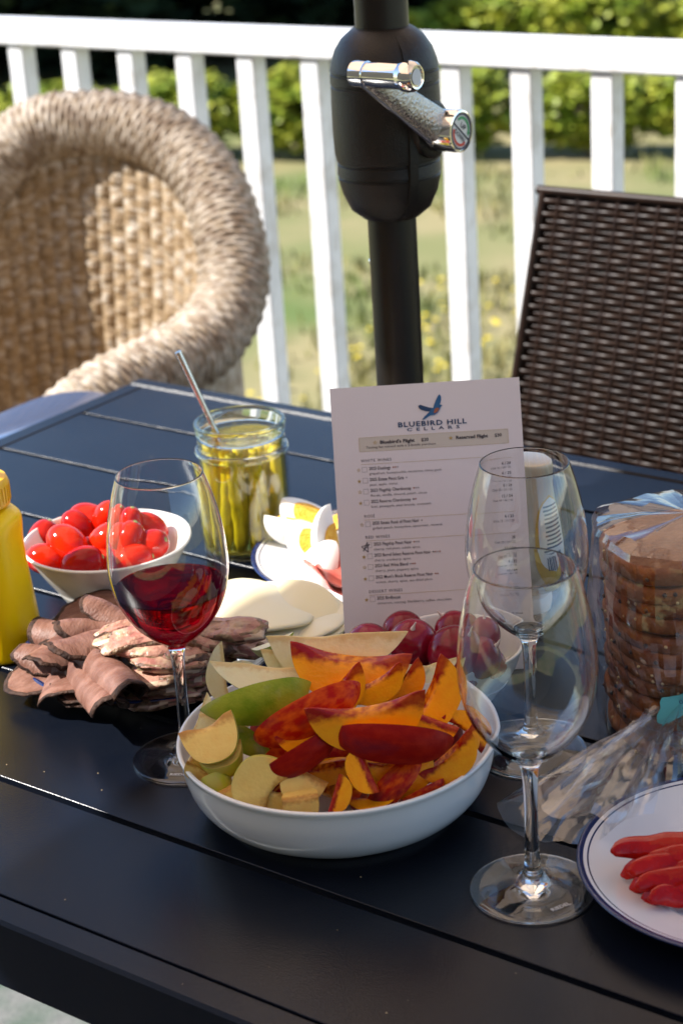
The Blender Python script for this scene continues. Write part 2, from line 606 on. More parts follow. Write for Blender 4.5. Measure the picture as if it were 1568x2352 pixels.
# ------------------------------------------------------------------ the setting: ground, deck
DZ = -1.9                                     # lawn below the deck
gv, gf = [], []
N = 60
for j in range(N + 1):
    for i in range(N + 1):
        x = -60 + 120 * i / N
        y = 2.0 + 118 * (j / N) ** 1.6
        z = DZ + 0.10 * mnoise.noise(V((x * .12, y * .12, 0))) + 0.0006 * max(0, y - 22) ** 2
        gv.append((x, y, z))
for j in range(N):
    for i in range(N):
        a = j * (N + 1) + i
        gf.append((a, a + 1, a + N + 2, a + N + 1))
kind(mesh_obj('lawn', gv, gf, M['soil']), 'structure')
# ground behind and under the deck, one sheet a little lower
kind(mesh_obj('ground', [(-200, -200, DZ - .35), (200, -200, DZ - .35), (200, 260, DZ - .35), (-200, 260, DZ - .35)], [(0, 1, 2, 3)], M['soil'], smooth=False), 'structure')

deck = kind(empty('deck', (0, 0, 0)), 'structure')
pm = MB().box((0, 0, 0), 5.6, .137, .03, bev=.003).build('plank', M['deck'], None, smooth=False)
deck_mesh = pm.data
bpy.data.objects.remove(pm)
nb = 30
for i in range(nb):
    o = bpy.data.objects.new('plank', deck_mesh)
    link(o, deck)
    o.location = uv(-.6, 2.52 - i * .143, -.015)
    o.rotation_euler = (0, 0, ANG)
kind(MB().box(uv(-.6, .45, -.17), 5.5, 4.2, .24, ax=(U3, V3, V((0, 0, 1)))).build('deck_joists', M['deck'], None, smooth=False), 'structure')


def ground_z(x, y):
    return DZ + 0.10 * mnoise.noise(V((x * .12, y * .12, 0))) + 0.0006 * max(0, y - 22) ** 2


# grass tufts and flowers on the lawn (nobody could count them)
gr = random.Random(3)
mb = MB()
fl = MB()
for _ in range(26000):
    y = 4.5 + 15 * gr.random() ** 1.4
    x = (gr.random() * 1.0 - .5) * (y * .62 + 2.0)
    dens = mnoise.noise(V((x * .7, y * .7, 3)))
    if dens < -.12 + .25 * gr.random():
        continue
    z = ground_z(x, y)
    h = .03 + .06 * gr.random() * (1 + dens)
    a = gr.random() * 6.28
    w = .012 + .01 * gr.random()
    lx, ly = (gr.random() - .5) * h, (gr.random() - .5) * h
    ca, sa = math.cos(a) * w, math.sin(a) * w
    mb.add([(x - ca, y - sa, z - .02), (x + ca, y + sa, z - .02), (x + lx + ca * .3, y + ly + sa * .3, z + h), (x + lx, y + ly, z + h * 1.15)], [(0, 1, 2, 3)])
for _ in range(1500):
    y = 4.8 + 7 * gr.random()
    x = (gr.random() - .42) * (y * .5 + 1.0)
    if mnoise.noise(V((x * .55 + 9, y * .55, 1))) < .12:
        continue
    z = ground_z(x, y) + .05 + .08 * gr.random()
    r = .014 + .012 * gr.random()
    fl.add([(x, y, z + r * .5)] + [(x + r * math.cos(k * 1.047), y + r * math.sin(k * 1.047), z) for k in range(6)],
           [(0, 1 + k, 1 + (k + 1) % 6) for k in range(6)])
kind(mb.build('lawn_grass', M['grass'], None, smooth=False), 'stuff')
kind(fl.build('lawn_flowers', M['flower'], None, smooth=False), 'stuff')


# ------------------------------------------------------------------ vines and trees
def leaf_cloud(n, shape, size, seed):
    r = random.Random(seed)
    b = MB()
    k = 0
    while k < n:
        q = V((r.uniform(-1, 1), r.uniform(-1, 1), r.uniform(-1, 1)))
        p = shape(q, r)
        if p is None:
            continue
        k += 1
        s = size * r.uniform(.6, 1.3)
        e = Matrix.Rotation(r.uniform(0, 6.28), 3, 'Z') @ Matrix.Rotation(r.uniform(-1.1, 1.1), 3, 'X')
        pts = [V((0, -.5, 0)), V((.42, -.1, .06)), V((.3, .35, .0)), V((0, .6, -.06)), V((-.3, .35, 0)), V((-.42, -.1, .06))]
        b.add([p + e @ (x * s) for x in pts], [(0, 1, 2, 3), (0, 3, 4, 5)])
    return b


def vine_shape(q, r):
    if q.length > 1:
        return None
    d = mnoise.noise(V((q.x * 2.2, q.y * 2.2, q.z * 2.2)))
    if d < -.22:
        return None
    top = .95 + .35 * mnoise.noise(V((q.x * 2, 4, r.random() * .2)))
    return V((q.x * .95, q.y * .42, .70 + q.z * .66 * top + .12 * d))


vine_meshes = []
for k in range(4):
    o = leaf_cloud(4600, vine_shape, .095, 40 + k).build('crown', M['vine_leaf'], None, smooth=False)
    vine_meshes.append(o.data)
    bpy.data.objects.remove(o)
t = MB()
t.tube([(0, 0, -.15), (.02, .01, .3), (-.01, .0, .55), (.1, .02, .8)], [.035, .03, .026, .015], 8)
t.tube([(0, 0, .5), (-.25, .02, .72), (-.6, .02, .8)], [.02, .015, .008], 6)
o = t.build('trunk', M['vine_wood'], None)
vine_trunk = o.data
bpy.data.objects.remove(o)
ROWS = [(16.6, -6.5, 7.5, -.30, 'nearest'), (21.0, 1.0, 9.0, -.30, 'second'), (26.5, 3.0, 12, -.30, 'third')]
for ri, (y0, xa, xb, slope, rn) in enumerate(ROWS):
    n = int((xb - xa) / 1.15)
    seen = 0
    for i in range(n):
        x = xa + (i + .5) * (xb - xa) / n
        y = y0 + slope * x
        if y < x * 0 + 8 or abs(x / y) > .225 :
            continue
        e = empty('grapevine', (x, y, ground_z(x, y)))
        e.rotation_euler = (0, 0, math.atan(slope) + rnd.uniform(-.08, .08))
        sc = rnd.uniform(.78, .95) * (1.0 + .12 * ri)
        e.scale = (sc, sc, sc * .68)
        tag(e, 'leafy green grapevine, %s from the left in the %s row beyond the railing' % (ORD[min(seen, 19)], rn), 'grapevine', 'grapevines beyond the lawn')
        seen += 1
        link(bpy.data.objects.new('trunk', vine_trunk), e)
        cr = bpy.data.objects.new('crown', vine_meshes[(i + ri) % 4])
        link(cr, e)


def tree_shape(q, r):
    if q.length > 1:
        return None
    d = mnoise.noise(V((q.x * 3.1 + 5, q.y * 3.1, q.z * 3.1)))
    if d < -.12:
        return None
    f = 1.0 if q.z < 0 else (1 - .5 * q.z)
    return V((q.x * 3.3 * f, q.y * 3.0 * f, 5.0 + q.z * 5.2)) * (1 + .12 * d)


tree_meshes = []
for k in range(2):
    o = leaf_cloud(9000, tree_shape, .42, 70 + k).build('crown', M['dark_leaf'], None, smooth=False)
    tree_meshes.append(o.data)
    bpy.data.objects.remove(o)
t = MB()
t.tube([(0, 0, -.5), (.1, 0, 2), (0, .1, 4.5), (.1, 0, 8)], [.32, .25, .18, .05], 10)
for a in range(6):
    ca, sa = math.cos(a * 1.05), math.sin(a * 1.05)
    t.tube([(0, 0, 2.2 + .5 * a), (ca * 1.2, sa * 1.2, 3.2 + .5 * a), (ca * 2.4, sa * 2.4, 3.9 + .5 * a)], [.1, .06, .02], 6)
o = t.build('trunk', M['bark_tree'], None)
tree_trunk = o.data
bpy.data.objects.remove(o)
TREES = [(-5.6, 22.6), (-3.9, 23.8), (-2.2, 22.8), (-.5, 23.6), (1.3, 25.2)]
for i, (x, y) in enumerate(TREES):
    e = empty('broadleaf_tree', (x, y, ground_z(x, y)))
    e.rotation_euler = (0, 0, rnd.uniform(0, 6.28))
    sc = rnd.uniform(.95, 1.15)
    e.scale = (sc, sc, sc * rnd.uniform(.42, .52))
    tag(e, 'dark green tree behind the vineyard, %s from the left' % ORD[i], 'tree', 'dark trees behind the vineyard')
    link(bpy.data.objects.new('trunk', tree_trunk), e)
    link(bpy.data.objects.new('crown', tree_meshes[i % 2]), e)

# ------------------------------------------------------------------ railing
rail = empty('deck_railing', uv(-1.91, 2.47, 0))
tag(rail, 'white painted wooden deck railing with square balusters', 'railing')
RB = TZ + .186
RP = V((-.022, 3.1246, 0))                     # a baluster corner on the railing line


def on_rail(t, off, z):
    p = RP + U3 * t + V3 * off
    return V((p.x, p.y, z)) - rail.location


AXR = (U3, V3, V((0, 0, 1)))
MB().box(on_rail(.1, .038, RB + .019), 4.6, .089, .038, ax=AXR, bev=.004).build('top_rail', M['white_paint'], rail, sharp=30)
MB().box(on_rail(.1, .022, .10), 4.6, .030, .085, ax=AXR, bev=.003).build('bottom_rail', M['white_paint'], rail, sharp=30)
bm_ = MB().box((0, 0, 0), .036, .036, RB - .145, ax=AXR, bev=.002).build('baluster', M['white_paint'], None, sharp=30)
bal = bm_.data
bpy.data.objects.remove(bm_)
for i in range(-11, 18):
    o = bpy.data.objects.new('baluster', bal)
    link(o, rail)
    jit = {2: .004, 3: -.004, 5: .003}.get(i, 0)
    o.location = on_rail(.133 * i + .018 + jit, .020, (RB + .145) / 2)
for t_ in (-1.95, 2.33):
    MB().box(on_rail(t_, .03, (RB + .1) / 2), .089, .089, RB + .1, ax=AXR, bev=.004).build('post', M['white_paint'], rail, sharp=30)

# ------------------------------------------------------------------ patio table
ZZ = V((0, 0, 1))
AXT = (U3, V3, ZZ)
T0, T1 = -1.413, .32                           # ends along U
table = empty('patio_table', uv((T0 + T1) / 2, 1.07, 0))
tag(table, 'black slatted metal patio table holding the food', 'table')


def on_table(u, v, z):
    return uv(u, v, z) - table.location


edges = [.6632, .766, .888, 1.010, 1.132, 1.254, 1.376, 1.4765]
GAP = .0055
for a, b in zip(edges[:-1], edges[1:]):
    g0 = .0003 if a == edges[0] else GAP / 2
    g1 = GAP / 2
    w = b - a - g0 - g1
    MB().box(on_table((T0 + T1) / 2, (a + g0 + b - g1) / 2, TZ - .006), T1 - T0 - .054, w, .012, ax=AXT, bev=.0004).build('slat', M['table'], table, sharp=20)
for (va, vb) in ((.641, .663), (1.4790, 1.499)):
    MB().box(on_table((T0 + T1) / 2, (va + vb) / 2, TZ - .025), T1 - T0, vb - va, .050, ax=AXT, bev=.0022).build('frame_side', M['table'], table, sharp=20)
for ua in (T0 + .0115, T1 - .0115):
    MB().box(on_table(ua, 1.071, TZ - .0255), .023, 1.4788 - .6632, .049, ax=AXT, bev=.0022).build('frame_end', M['table'], table, sharp=20)
for vv_ in (.80, 1.07, 1.34):
    MB().box(on_table((T0 + T1) / 2, vv_, TZ - .026), T1 - T0 - .048, .03, .026, ax=AXT).build('support_bar', M['table'], table, smooth=False)
for ua in (T0 + .04, T1 - .04):
    for va in (.68, 1.46):
        MB().box(on_table(ua, va, (TZ - .051) / 2), .05, .05, TZ - .051, ax=AXT, bev=.003).build('leg', M['table'], table, sharp=30)

# dust, crumbs and water spots on the slats
cr_ = random.Random(4)
b = MB()
for _ in range(70):
    q = spot(cr_.uniform(-40, 1600), cr_.uniform(900, 2340), .0004)
    vv_ = q.dot(V3)
    if vv_ < .65 or vv_ > 1.49 or min(abs(vv_ - e_) for e_ in edges) < .006:
        continue
    r = cr_.choice((.0002, .0003, .0003, .0005))
    b.add([q + V((r * math.cos(k * 1.05), r * math.sin(k * 1.05), 0)) for k in range(6)] + [q + V((0, 0, r * .7))], [(k, (k + 1) % 6, 6) for k in range(6)])
kind(b.build('table_crumbs', M['seed_pale'], None, smooth=False), 'stuff')

# outdoor rug on the deck under the table
rug = MB().box(uv(-.55, .98, .006), 2.9, 2.0, .010, ax=AXT, bev=.003).build('outdoor_rug', M['rug'], None, sharp=30)
tag(rug, 'light grey outdoor rug with green pattern under the table', 'rug')

# narrow blue console standing along the left end of the table
st = empty('console_table', uv(-1.483, 1.25, 0), (0, 0, ANG))
tag(st, 'narrow glossy blue console top with rounded end beyond the left table end', 'console table')
outl = []
for k in range(13):
    a = math.pi * k / 12
    outl.append((.058 * math.cos(a), .20 + .058 * math.sin(a)))
outl += [(-.058, -.30), (.058, -.30)]
no = len(outl)
b = MB()
for z0_ in (.672, .676, .688, .691):
    ins = .004 if z0_ in (.672, .691) else 0
    b.v += [(x * (1 - ins / .058), y - (ins if y > 0 else -ins), z0_) for x, y in outl]
b.f = [tuple(range(no - 1, -1, -1)), tuple(range(3 * no, 4 * no))] + [(r * no + i, r * no + (i + 1) % no, (r + 1) * no + (i + 1) % no, (r + 1) * no + i) for r in range(3) for i in range(no)]
b.m = [0] * len(b.f)
b.build('top', M['side_top'], st, sharp=40)
for y in (-.24, .18):
    MB().tube([(0, y, 0), (0, y, .672)], .016, 12).build('leg', M['table'], st)

# ------------------------------------------------------------------ patio umbrella
PX, PY = .0590, 1.60
um = empty('patio_umbrella', (PX, PY, 0))
tag(um, 'brown black patio umbrella pole with crank housing behind the table', 'umbrella')
ZB, ZT = TZ + .2688, TZ + .4268                # housing bottom and top
MB().lathe([(0, .03), (.0208, .03), (.0208, ZB + .01), (0, ZB + .01)], 40).build('lower_pole', M['pole'], um)
MB().lathe([(0, ZT - .012), (.0222, ZT - .012), (.0222, TZ + 1.72), (0, TZ + 1.72)], 40).build('upper_pole', M['pole'], um)
MB().lathe([(0, 0), (.22, 0), (.225, .01), (.2, .035), (.05, .06), (.028, .07), (.028, .2), (0, .2)], 48).build('base', M['pole'], um)
HH = ZT - ZB


def hprof():
    out = [(.0, 0), (.024, 0), (.034, .008), (.0405, .022), (.0432, .034)]
    for zg in (.0365, .048):
        out += [(.0434, zg - .0012), (.0424, zg - .0004), (.0424, zg + .0010), (.0440, zg + .0018)]
    out += [(.0452, .056), (.0458, .075), (.0456, .098)]
    for zg in (.112, .122):
        out += [(.0453, zg - .0012), (.0443, zg - .0004), (.0443, zg + .0010), (.0455, zg + .0018)]
    out += [(.0440, .130), (.0405, .140), (.0345, .149), (.027, .155), (.0235, .157), (0, .157)]
    return [(r, z * HH / .157) for r, z in out]


hs = MB().lathe(hprof(), 72, (0, 0, ZB)).build('crank_housing', M['housing'], um, sharp=35)
# raised vertical seam strip on the U side of the housing
b = MB()
dirp = (U3 * .88 - V3 * .475).normalized()
side = ZZ.cross(dirp)
zz_ = [(.004, .031), (.02, .0412), (.034, .0448), (.055, .0466), (.08, .0472), (.105, .0468), (.128, .0452), (.142, .0405), (.152, .031)]
vs_, fs = [], []
for (z, r) in zz_:
    for (du, dr) in ((-.0045, -.004), (-.0038, .0006), (.0038, .0006), (.0045, -.004)):
        vs_.append(dirp * (r + dr) + side * du + ZZ * (ZB + z * HH / .157))
for i in range(len(zz_) - 1):
    for k in range(3):
        fs.append((i * 4 + k, i * 4 + k + 1, i * 4 + 5 + k, i * 4 + 4 + k))
b.add(vs_, fs)
b.build('seam_strip', M['housing'], um, sharp=30)
# bolt on the lower pole
MB().lathe([(0, 0), (.004, 0), (.004, .002), (.0028, .0042), (0, .005)], 16, ax=(V3, ZZ, -U3), c=V((-.0208 * U3.x, -.0208 * U3.y, ZB - .042))).build('bolt', M['chrome'], um)
# crank: axis along U
HUB = V((0, 0, ZB + .076)) + U3 * .041
crank = empty('crank', HUB)
crank.parent = um
tagp = crank
axc = (V3, ZZ, U3)
MB().lathe([(0, 0), (.0235, 0), (.0235, .006), (.0205, .008), (0, .008)], 48, ax=axc).build('hub_collar', M['housing'], crank)
MB().lathe([(0, .006), (.0165, .006), (.0172, .010), (.0175, .030), (.0170, .0325), (.0158, .0328), (.0156, .0318), (0, .0318)], 56, ax=axc).build('hub', M['chrome'], crank, sharp=30)
armv = (V3 * -.104 + ZZ * .062)
al = armv.length
ad = armv.normalized()
an = U3.cross(ad).normalized()
b = MB()
vs_, fs = [], []
NS = 22
for i in range(NS + 1):
    f = i / NS
    w = .0145 * (1 - f) + .0088 * f
    th = .0105 * (1 - f) + .006 * f
    for k in range(13):
        a = math.pi * k / 12
        vs_.append(ad * (al * f) + an * (w * math.cos(a)) + U3 * (.010 + .001 * f + th * (math.sin(a) ** .7) + (.004 if 0 < k < 12 else 0)))
for i in range(NS):
    for k in range(12):
        fs.append((i * 13 + k, i * 13 + k + 1, (i + 1) * 13 + k + 1, (i + 1) * 13 + k))
    fs.append((i * 13, (i + 1) * 13, (i + 1) * 13 + 12, i * 13 + 12))
b.add(vs_, fs)
b.build('arm', M['chrome_rough'], crank, sharp=50)
for sgn in (-1, 1):
    MB().tube([an * (sgn * .0148) + U3 * .013, ad * al + an * (sgn * .0090) + U3 * .013], .0016, 8).build('arm_edge', M['chrome'], crank)
kb = ad * al
MB().lathe([(0, .004), (.0098, .004), (.0102, .008), (.0102, .016), (.0090, .0165), (.0092, .018), (.0100, .030), (.0103, .047), (.0108, .049), (.0118, .052),
            (.0120, .056), (.0112, .060), (.0092, .0625), (.0080, .0622), (.0075, .0612), (0, .0612)], 48, c=kb, ax=axc).build('handle_knob', M['chrome'], crank, sharp=30)
MB().lathe([(0, .0613), (.0060, .0613), (.0060, .0618), (0, .0619)], 32, c=kb, ax=axc).build('knob_cap', M['etch'], crank)
# badge on the hub: UP / DOWN
# in-plane axes: the badge is turned clockwise with the crank
rot = math.radians(-40)
bx = (-V3 * -1.0)                              # right in the picture is +V
bX = (bx * math.cos(rot) + ZZ * math.sin(rot))
bY = (-bx * math.sin(rot) + ZZ * math.cos(rot))
badge = MB().lathe([(0, .0319), (.0150, .0319), (.0150, .0321), (0, .0321)], 48, ax=axc).build('badge', M['white_label'], crank)


def flat(name, pts2, mtl, parent, o, X, Y, h=0.0, faces=None):
    vs_ = [o + X * q[0] + Y * q[1] + X.cross(Y) * h for q in pts2]
    return mesh_obj(name, vs_, faces or [tuple(range(len(pts2)))], mtl, parent, smooth=False)


def arc_band(r0, r1, a0, a1, n=16):
    pts, f = [], []
    for i in range(n + 1):
        a = math.radians(a0 + (a1 - a0) * i / n)
        pts += [(r0 * math.cos(a), r0 * math.sin(a)), (r1 * math.cos(a), r1 * math.sin(a))]
    for i in range(n):
        f.append((2 * i, 2 * i + 1, 2 * i + 3, 2 * i + 2))
    return pts, f


bo = U3 * .0321
bh = .0003
nrm = bX.cross(bY)
if nrm.dot(U3) < 0:
    bh = -bh
flat('divider', [(-.0148, -.0008), (.0148, -.0008), (.0148, .0008), (-.0148, .0008)], M['ink'], badge, bo, bX, bY, bh)
pts, f = arc_band(.0132, .0150, 0, 360, 48)
flat('dark_rim', pts, M['ink_soft'], badge, bo, bX, bY, bh, f)
pts, f = arc_band(.0098, .0122, 25, 152)
flat('green_arrow', pts, M['green_print'], badge, bo, bX, bY, bh * 1.2, f)
flat('green_arrow_head', [(.0132 * math.cos(.45), .0132 * math.sin(.45)), (.0088 * math.cos(.45), .0088 * math.sin(.45)), (.0110 * math.cos(.15), .0110 * math.sin(.15))], M['green_print'], badge, bo, bX, bY, bh * 1.4)
pts, f = arc_band(.0098, .0122, 200, 325)
flat('red_arrow', pts, M['red_print'], badge, bo, bX, bY, bh * 1.2, f)
flat('red_arrow_head', [(.0132 * math.cos(5.65), .0132 * math.sin(5.65)), (.0088 * math.cos(5.65), .0088 * math.sin(5.65)), (.0110 * math.cos(5.95), .0110 * math.sin(5.95))], M['red_print'], badge, bo, bX, bY, bh * 1.4)

TEXT_CACHE = {}


def text_mesh(s, size, bold=0.0, spacing=1.0, shear=0.0, align='LEFT'):
    cu = bpy.data.curves.new('lettering', 'FONT')
    cu.body = s
    cu.size = size
    cu.offset = bold
    cu.space_character = spacing
    cu.shear = shear
    cu.align_x = align
    cu.resolution_u = 2
    ob = bpy.data.objects.new('lettering', cu)
    me = bpy.data.meshes.new_from_object(ob)
    bpy.data.objects.remove(ob)
    return me


def text_obj(s, size, mtl, parent, o, X, Y, h, width=None, **kw):
    me = text_mesh(s, size, **kw)
    xs = [q.co.x for q in me.vertices]
    sx = 1.0
    if width and xs:
        sx = width / (max(xs) - min(xs))
    Z = X.cross(Y).normalized()
    x0 = min(xs) if width else 0
    for q in me.vertices:
        p = o + X * ((q.co.x - x0) * sx) + Y * q.co.y + Z * h
        q.co = p
    me.materials.clear()
    me.materials.append(mtl)
    ob = bpy.data.objects.new('lettering', me)
    return link(ob, parent)


text_obj('UP', .0062, M['ink'], badge, bo + bX * -.0042 + bY * .0025, bX, bY, bh * 1.6, width=.0084, bold=.0001)
text_obj('DOWN', .0054, M['ink'], badge, bo + bX * -.0085 + bY * -.0058, bX, bY, bh * 1.6, width=.0170, bold=.0001)

# canopy, aligned with the table (above the picture)
CZ0, CZ1 = TZ + 1.27, TZ + 1.70
HU, HV = .86, 1.53
b = MB()
ring = []
N8 = 24
cv = [(-HU, -HV), (HU, -HV), (HU, HV), (-HU, HV)]
outer = []
for k in range(4):
    a, c = cv[k], cv[(k + 1) % 4]
    for i in range(N8 // 4):
        f = i / (N8 // 4)
        outer.append((a[0] + (c[0] - a[0]) * f, a[1] + (c[1] - a[1]) * f))
rings = []
for j in range(7):
    f = j / 6
    rr = []
    for (a, c) in outer:
        d = max(abs(a) / HU, abs(c) / HV)
        sag = -.05 * math.sin(math.pi * f)
        rr.append(U3 * (a * f) + V3 * (c * f) + ZZ * (CZ1 + (CZ0 - CZ1) * f + sag))
    rings.append(rr)
vs_ = [q for r in rings[1:] for q in r] + [V((0, 0, CZ1))]
fs = []
for j in range(5):
    for i in range(N8):
        k = (i + 1) % N8
        fs.append((j * N8 + i, j * N8 + k, (j + 1) * N8 + k, (j + 1) * N8 + i))
for i in range(N8):
    fs.append((6 * N8, (i + 1) % N8, i))
# short valance
bq = len(vs_)
vs_ += [q + ZZ * -.12 for q in rings[6]]
for i in range(N8):
    k = (i + 1) % N8
    fs.append((5 * N8 + i, 5 * N8 + k, bq + k, bq + i))
b.add(vs_, fs)
b.build('canopy', M['canvas'], um, sharp=20)
for k in range(8):
    q = outer[k * N8 // 8]
    MB().tube([ZZ * (CZ1 - .02), U3 * q[0] + V3 * q[1] + ZZ * (CZ0 - .015)], .008, 8).build('rib', M['pole'], um)

# ------------------------------------------------------------------ wicker armchair (left)
CC = V((-.40, 2.60, 0))
wc = empty('wicker_armchair', CC, (0, 0, ANG))
tag(wc, 'weathered natural wicker armchair with rolled rim by the railing', 'armchair')
RIM = [(-.29, -.22, -.12), (-.292, -.10, -.10), (-.292, .02, -.14), (-.262, .115, .02), (-.190, .195, .132), (-.09, .24, .150), (0, .25, .142), (.075, .242, .118), (.150, .212, .078), (.205, .172, .032),
       (.243, .134, -.012), (.270, .08, -.052), (.286, .0, -.078), (.286, -.10, -.088), (.286, -.20, -.096), (.284, -.27, -.125), (.280, -.31, -.20)]
RIMP = curve_pts([(x, y, z + TZ) for x, y, z in RIM], 900)
# rolled rim: a wrapped tube
b = MB()
vs_, fs = [], []
NR = 40
acc = 0
side = None
for i, q in enumerate(RIMP):
    t_ = (RIMP[min(i + 1, 899)] - RIMP[max(i - 1, 0)]).normalized()
    if side is None:
        side = t_.cross(ZZ).normalized()
    side = (side - t_ * side.dot(t_)).normalized()
    nn = t_.cross(side)
    if i:
        acc += (q - RIMP[i - 1]).length
    lump = 1 + .06 * mnoise.noise(V((acc * 9, 0, 0)))
    for k in range(NR):
        a = 2 * math.pi * k / NR
        row = abs(math.sin(math.pi * acc / .0105))
        bundle = .5 + .5 * math.cos(a * 11 + (math.pi if int(acc / .0105) % 2 else 0))
        r = .0430 * lump + .0050 * row + .0034 * bundle + .0010 * mnoise.noise(V((acc * 60, a * 2, 3)))
        vs_.append(q + (side * math.cos(a) + nn * math.sin(a)) * r)
for i in range(len(RIMP) - 1):
    for k in range(NR):
        k2 = (k + 1) % NR
        fs.append((i * NR + k, i * NR + k2, (i + 1) * NR + k2, (i + 1) * NR + k))
fs.append(tuple(range(NR)))
fs.append(tuple(range(len(vs_) - 1, len(vs_) - NR - 1, -1)))
b.add(vs_, fs)
b.build('rolled_rim', M['wicker_rim'], wc, sharp=None)
# columns of weave on the inside of the back
L_ = [0]
for i in range(1, 900):
    d = RIMP[i] - RIMP[i - 1]
    L_.append(L_[-1] + math.hypot(d.x, d.y))
tot = L_[-1]
PITCH = .0265
ncol = int(tot / PITCH)
SEAT = .40


def at_len(s):
    s = min(max(s, 0), tot - 1e-6)
    i = int(np.searchsorted(L_, s)) - 1
    i = max(0, min(i, 898))
    f = (s - L_[i]) / max(1e-9, L_[i + 1] - L_[i])
    q = RIMP[i].lerp(RIMP[i + 1], f)
    d = RIMP[min(i + 4, 899)] - RIMP[max(i - 4, 0)]
    n = V((-d.y, d.x, 0)).normalized()
    cen = V((0, -.02, 0))
    if n.dot(V((q.x, q.y, 0)) - cen) > 0:
        n = -n
    return q, n


ROWH = .0080
for ci in range(ncol):
    s0 = ci * PITCH
    smp = [at_len(s0 + PITCH * k / 6) for k in range(7)]
    nrow = int((min(q.z for q, n in smp) - SEAT) / (ROWH / 3))
    if nrow < 6:
        continue
    vs_, fs = [], []
    for r in range(nrow + 1):
        for k, (q, n) in enumerate(smp):
            f = r / nrow
            z = SEAT + (q.z - SEAT) * f
            lean = .05 * (1 - f) ** 1.2
            bul = math.sin(math.pi * k / 6)
            rr = abs(math.sin(math.pi * r / 3 + .5))
            over = 1.0 if (int(r / 3) // 2 + ci) % 2 == 0 else .45
            d = .012 + .0062 * bul * over * (.72 + .28 * rr) + .0014 * mnoise.noise(V((ci * 3.1, r * .21, k * .3)))
            vs_.append(V((q.x, q.y, 0)) + n * (d + lean) + ZZ * z)
    for r in range(nrow):
        for k in range(6):
            fs.append((r * 7 + k, r * 7 + k + 1, (r + 1) * 7 + k + 1, (r + 1) * 7 + k))
    mesh_obj('woven_column', vs_, fs, M['wicker'], wc)
# outer shell of the back, seat, apron and legs
vs_, fs = [], []
for i in range(0, 900, 9):
    q, n = RIMP[i], None
    for z in (.12, .40, q.z):
        vs_.append(V((q.x * 1.0, q.y * 1.0, z)))
m_ = len(range(0, 900, 9))
for i in range(m_ - 1):
    for k in range(2):
        fs.append((i * 3 + k, (i + 1) * 3 + k, (i + 1) * 3 + k + 1, i * 3 + k + 1))
mesh_obj('outer_shell', vs_, fs, M['wicker_rim'], wc)
b = MB()
b.box((0, -.02, .385), .52, .48, .05, bev=.015)
b.build('seat', M['wicker'], wc)
for (x, y) in ((-.26, -.22), (.26, -.22), (-.19, .19), (.19, .19)):
    MB().tube([(x, y, 0), (x, y, .40 if y > 0 else .62)], .02, 10).build('leg', M['wicker_rim'], wc)

# ------------------------------------------------------------------ dark resin wicker chair (right)
DP = spot(1241, 436, .15)
du_, dv_ = DP.dot(U3), DP.dot(V3)
DWID, DTOP, DBOT = .50, TZ + .150, .44
dc = empty('resin_wicker_chair', uv(du_ + DWID / 2, dv_ - .2, 0), (0, 0, ANG))
tag(dc, 'dark brown resin wicker chair with woven backrest at the right', 'chair')
LEAN = math.radians(14)
ln = (DTOP - DBOT) / math.cos(LEAN)
BX = V((1, 0, 0))
BZ = V((.05, math.sin(LEAN), math.cos(LEAN))).normalized()
BN = V((0, -math.cos(LEAN), math.sin(LEAN)))
btop = V((-DWID / 2, .2, DTOP))
borg = btop - BZ * ln
SPAC = .0258
PIT = .00775
meshes = []
nst = int(DWID / SPAC)
for par in (0, 1):
    vs_, fs = [], []
    n = nst * 6
    for i in range(n + 1):
        x = DWID * i / n
        w = .0026 * math.sin(math.pi * x / SPAC + (math.pi if par else 0))
        for (dz, dn) in ((-.0033, -.0006), (-.0026, .0009), (0, .0015), (.0026, .0009), (.0033, -.0006), (0, -.0012)):
            vs_.append(BX * x + BZ * dz + BN * (w + dn))
    for i in range(n):
        for k in range(6):
            k2 = (k + 1) % 6
            fs.append((i * 6 + k, i * 6 + k2, (i + 1) * 6 + k2, (i + 1) * 6 + k))
    o = mesh_obj('woven_strip', vs_, fs, M['resin'], None)
    meshes.append(o.data)
    bpy.data.objects.remove(o)
nrow = int((ln - .012) / PIT)
for r in range(nrow):
    o = bpy.data.objects.new('woven_strip', meshes[r % 2])
    link(o, dc)
    o.location = borg + BZ * (ln - .012 - r * PIT)
mesh_obj('backing', [borg - BN * .0062 + BX * a + BZ * b_ for a, b_ in ((0, 0), (DWID, 0), (DWID, ln - .004), (0, ln - .004))], [(0, 1, 2, 3)], M['resin'], dc, smooth=False)
for i in range(1, nst):
    MB().tube([borg + BX * (i * SPAC), borg + BX * (i * SPAC) + BZ * (ln - .006)], .0022, 6).build('stake', M['resin'], dc)
for x in (.004, DWID - .004):
    MB().tube([V((borg.x + x, borg.y + .06, 0)), borg + BX * x + BZ * .02, borg + BX * x + BZ * ln], [.009, .008, .0055], 10).build('back_leg', M['resin'], dc)
MB().tube([borg + BX * -.004 + BZ * ln, borg + BX * (DWID + .004) + BZ * ln], .0055, 10).build('top_rail', M['resin'], dc)
MB().box(V((0, borg.y - .22, .425)), DWID, .44, .03, bev=.008).build('seat', M['resin'], dc)
for x in (-DWID / 2 + .02, DWID / 2 - .02):
    MB().tube([V((x, borg.y - .42, 0)), V((x, borg.y - .42, .425))], .012, 10).build('front_leg', M['resin'], dc)

# ------------------------------------------------------------------ crockery
def bowl(name, c, prof_out, prof_in, mtl, label, cat='bowl', n=96):
    o = MB().lathe(smooth_prof(prof_out, 5) + smooth_prof(prof_in, 5), n).build(name, mtl, None, sharp=35)
    o.location = (c[0], c[1], TZ)
    return tag(o, label, cat)


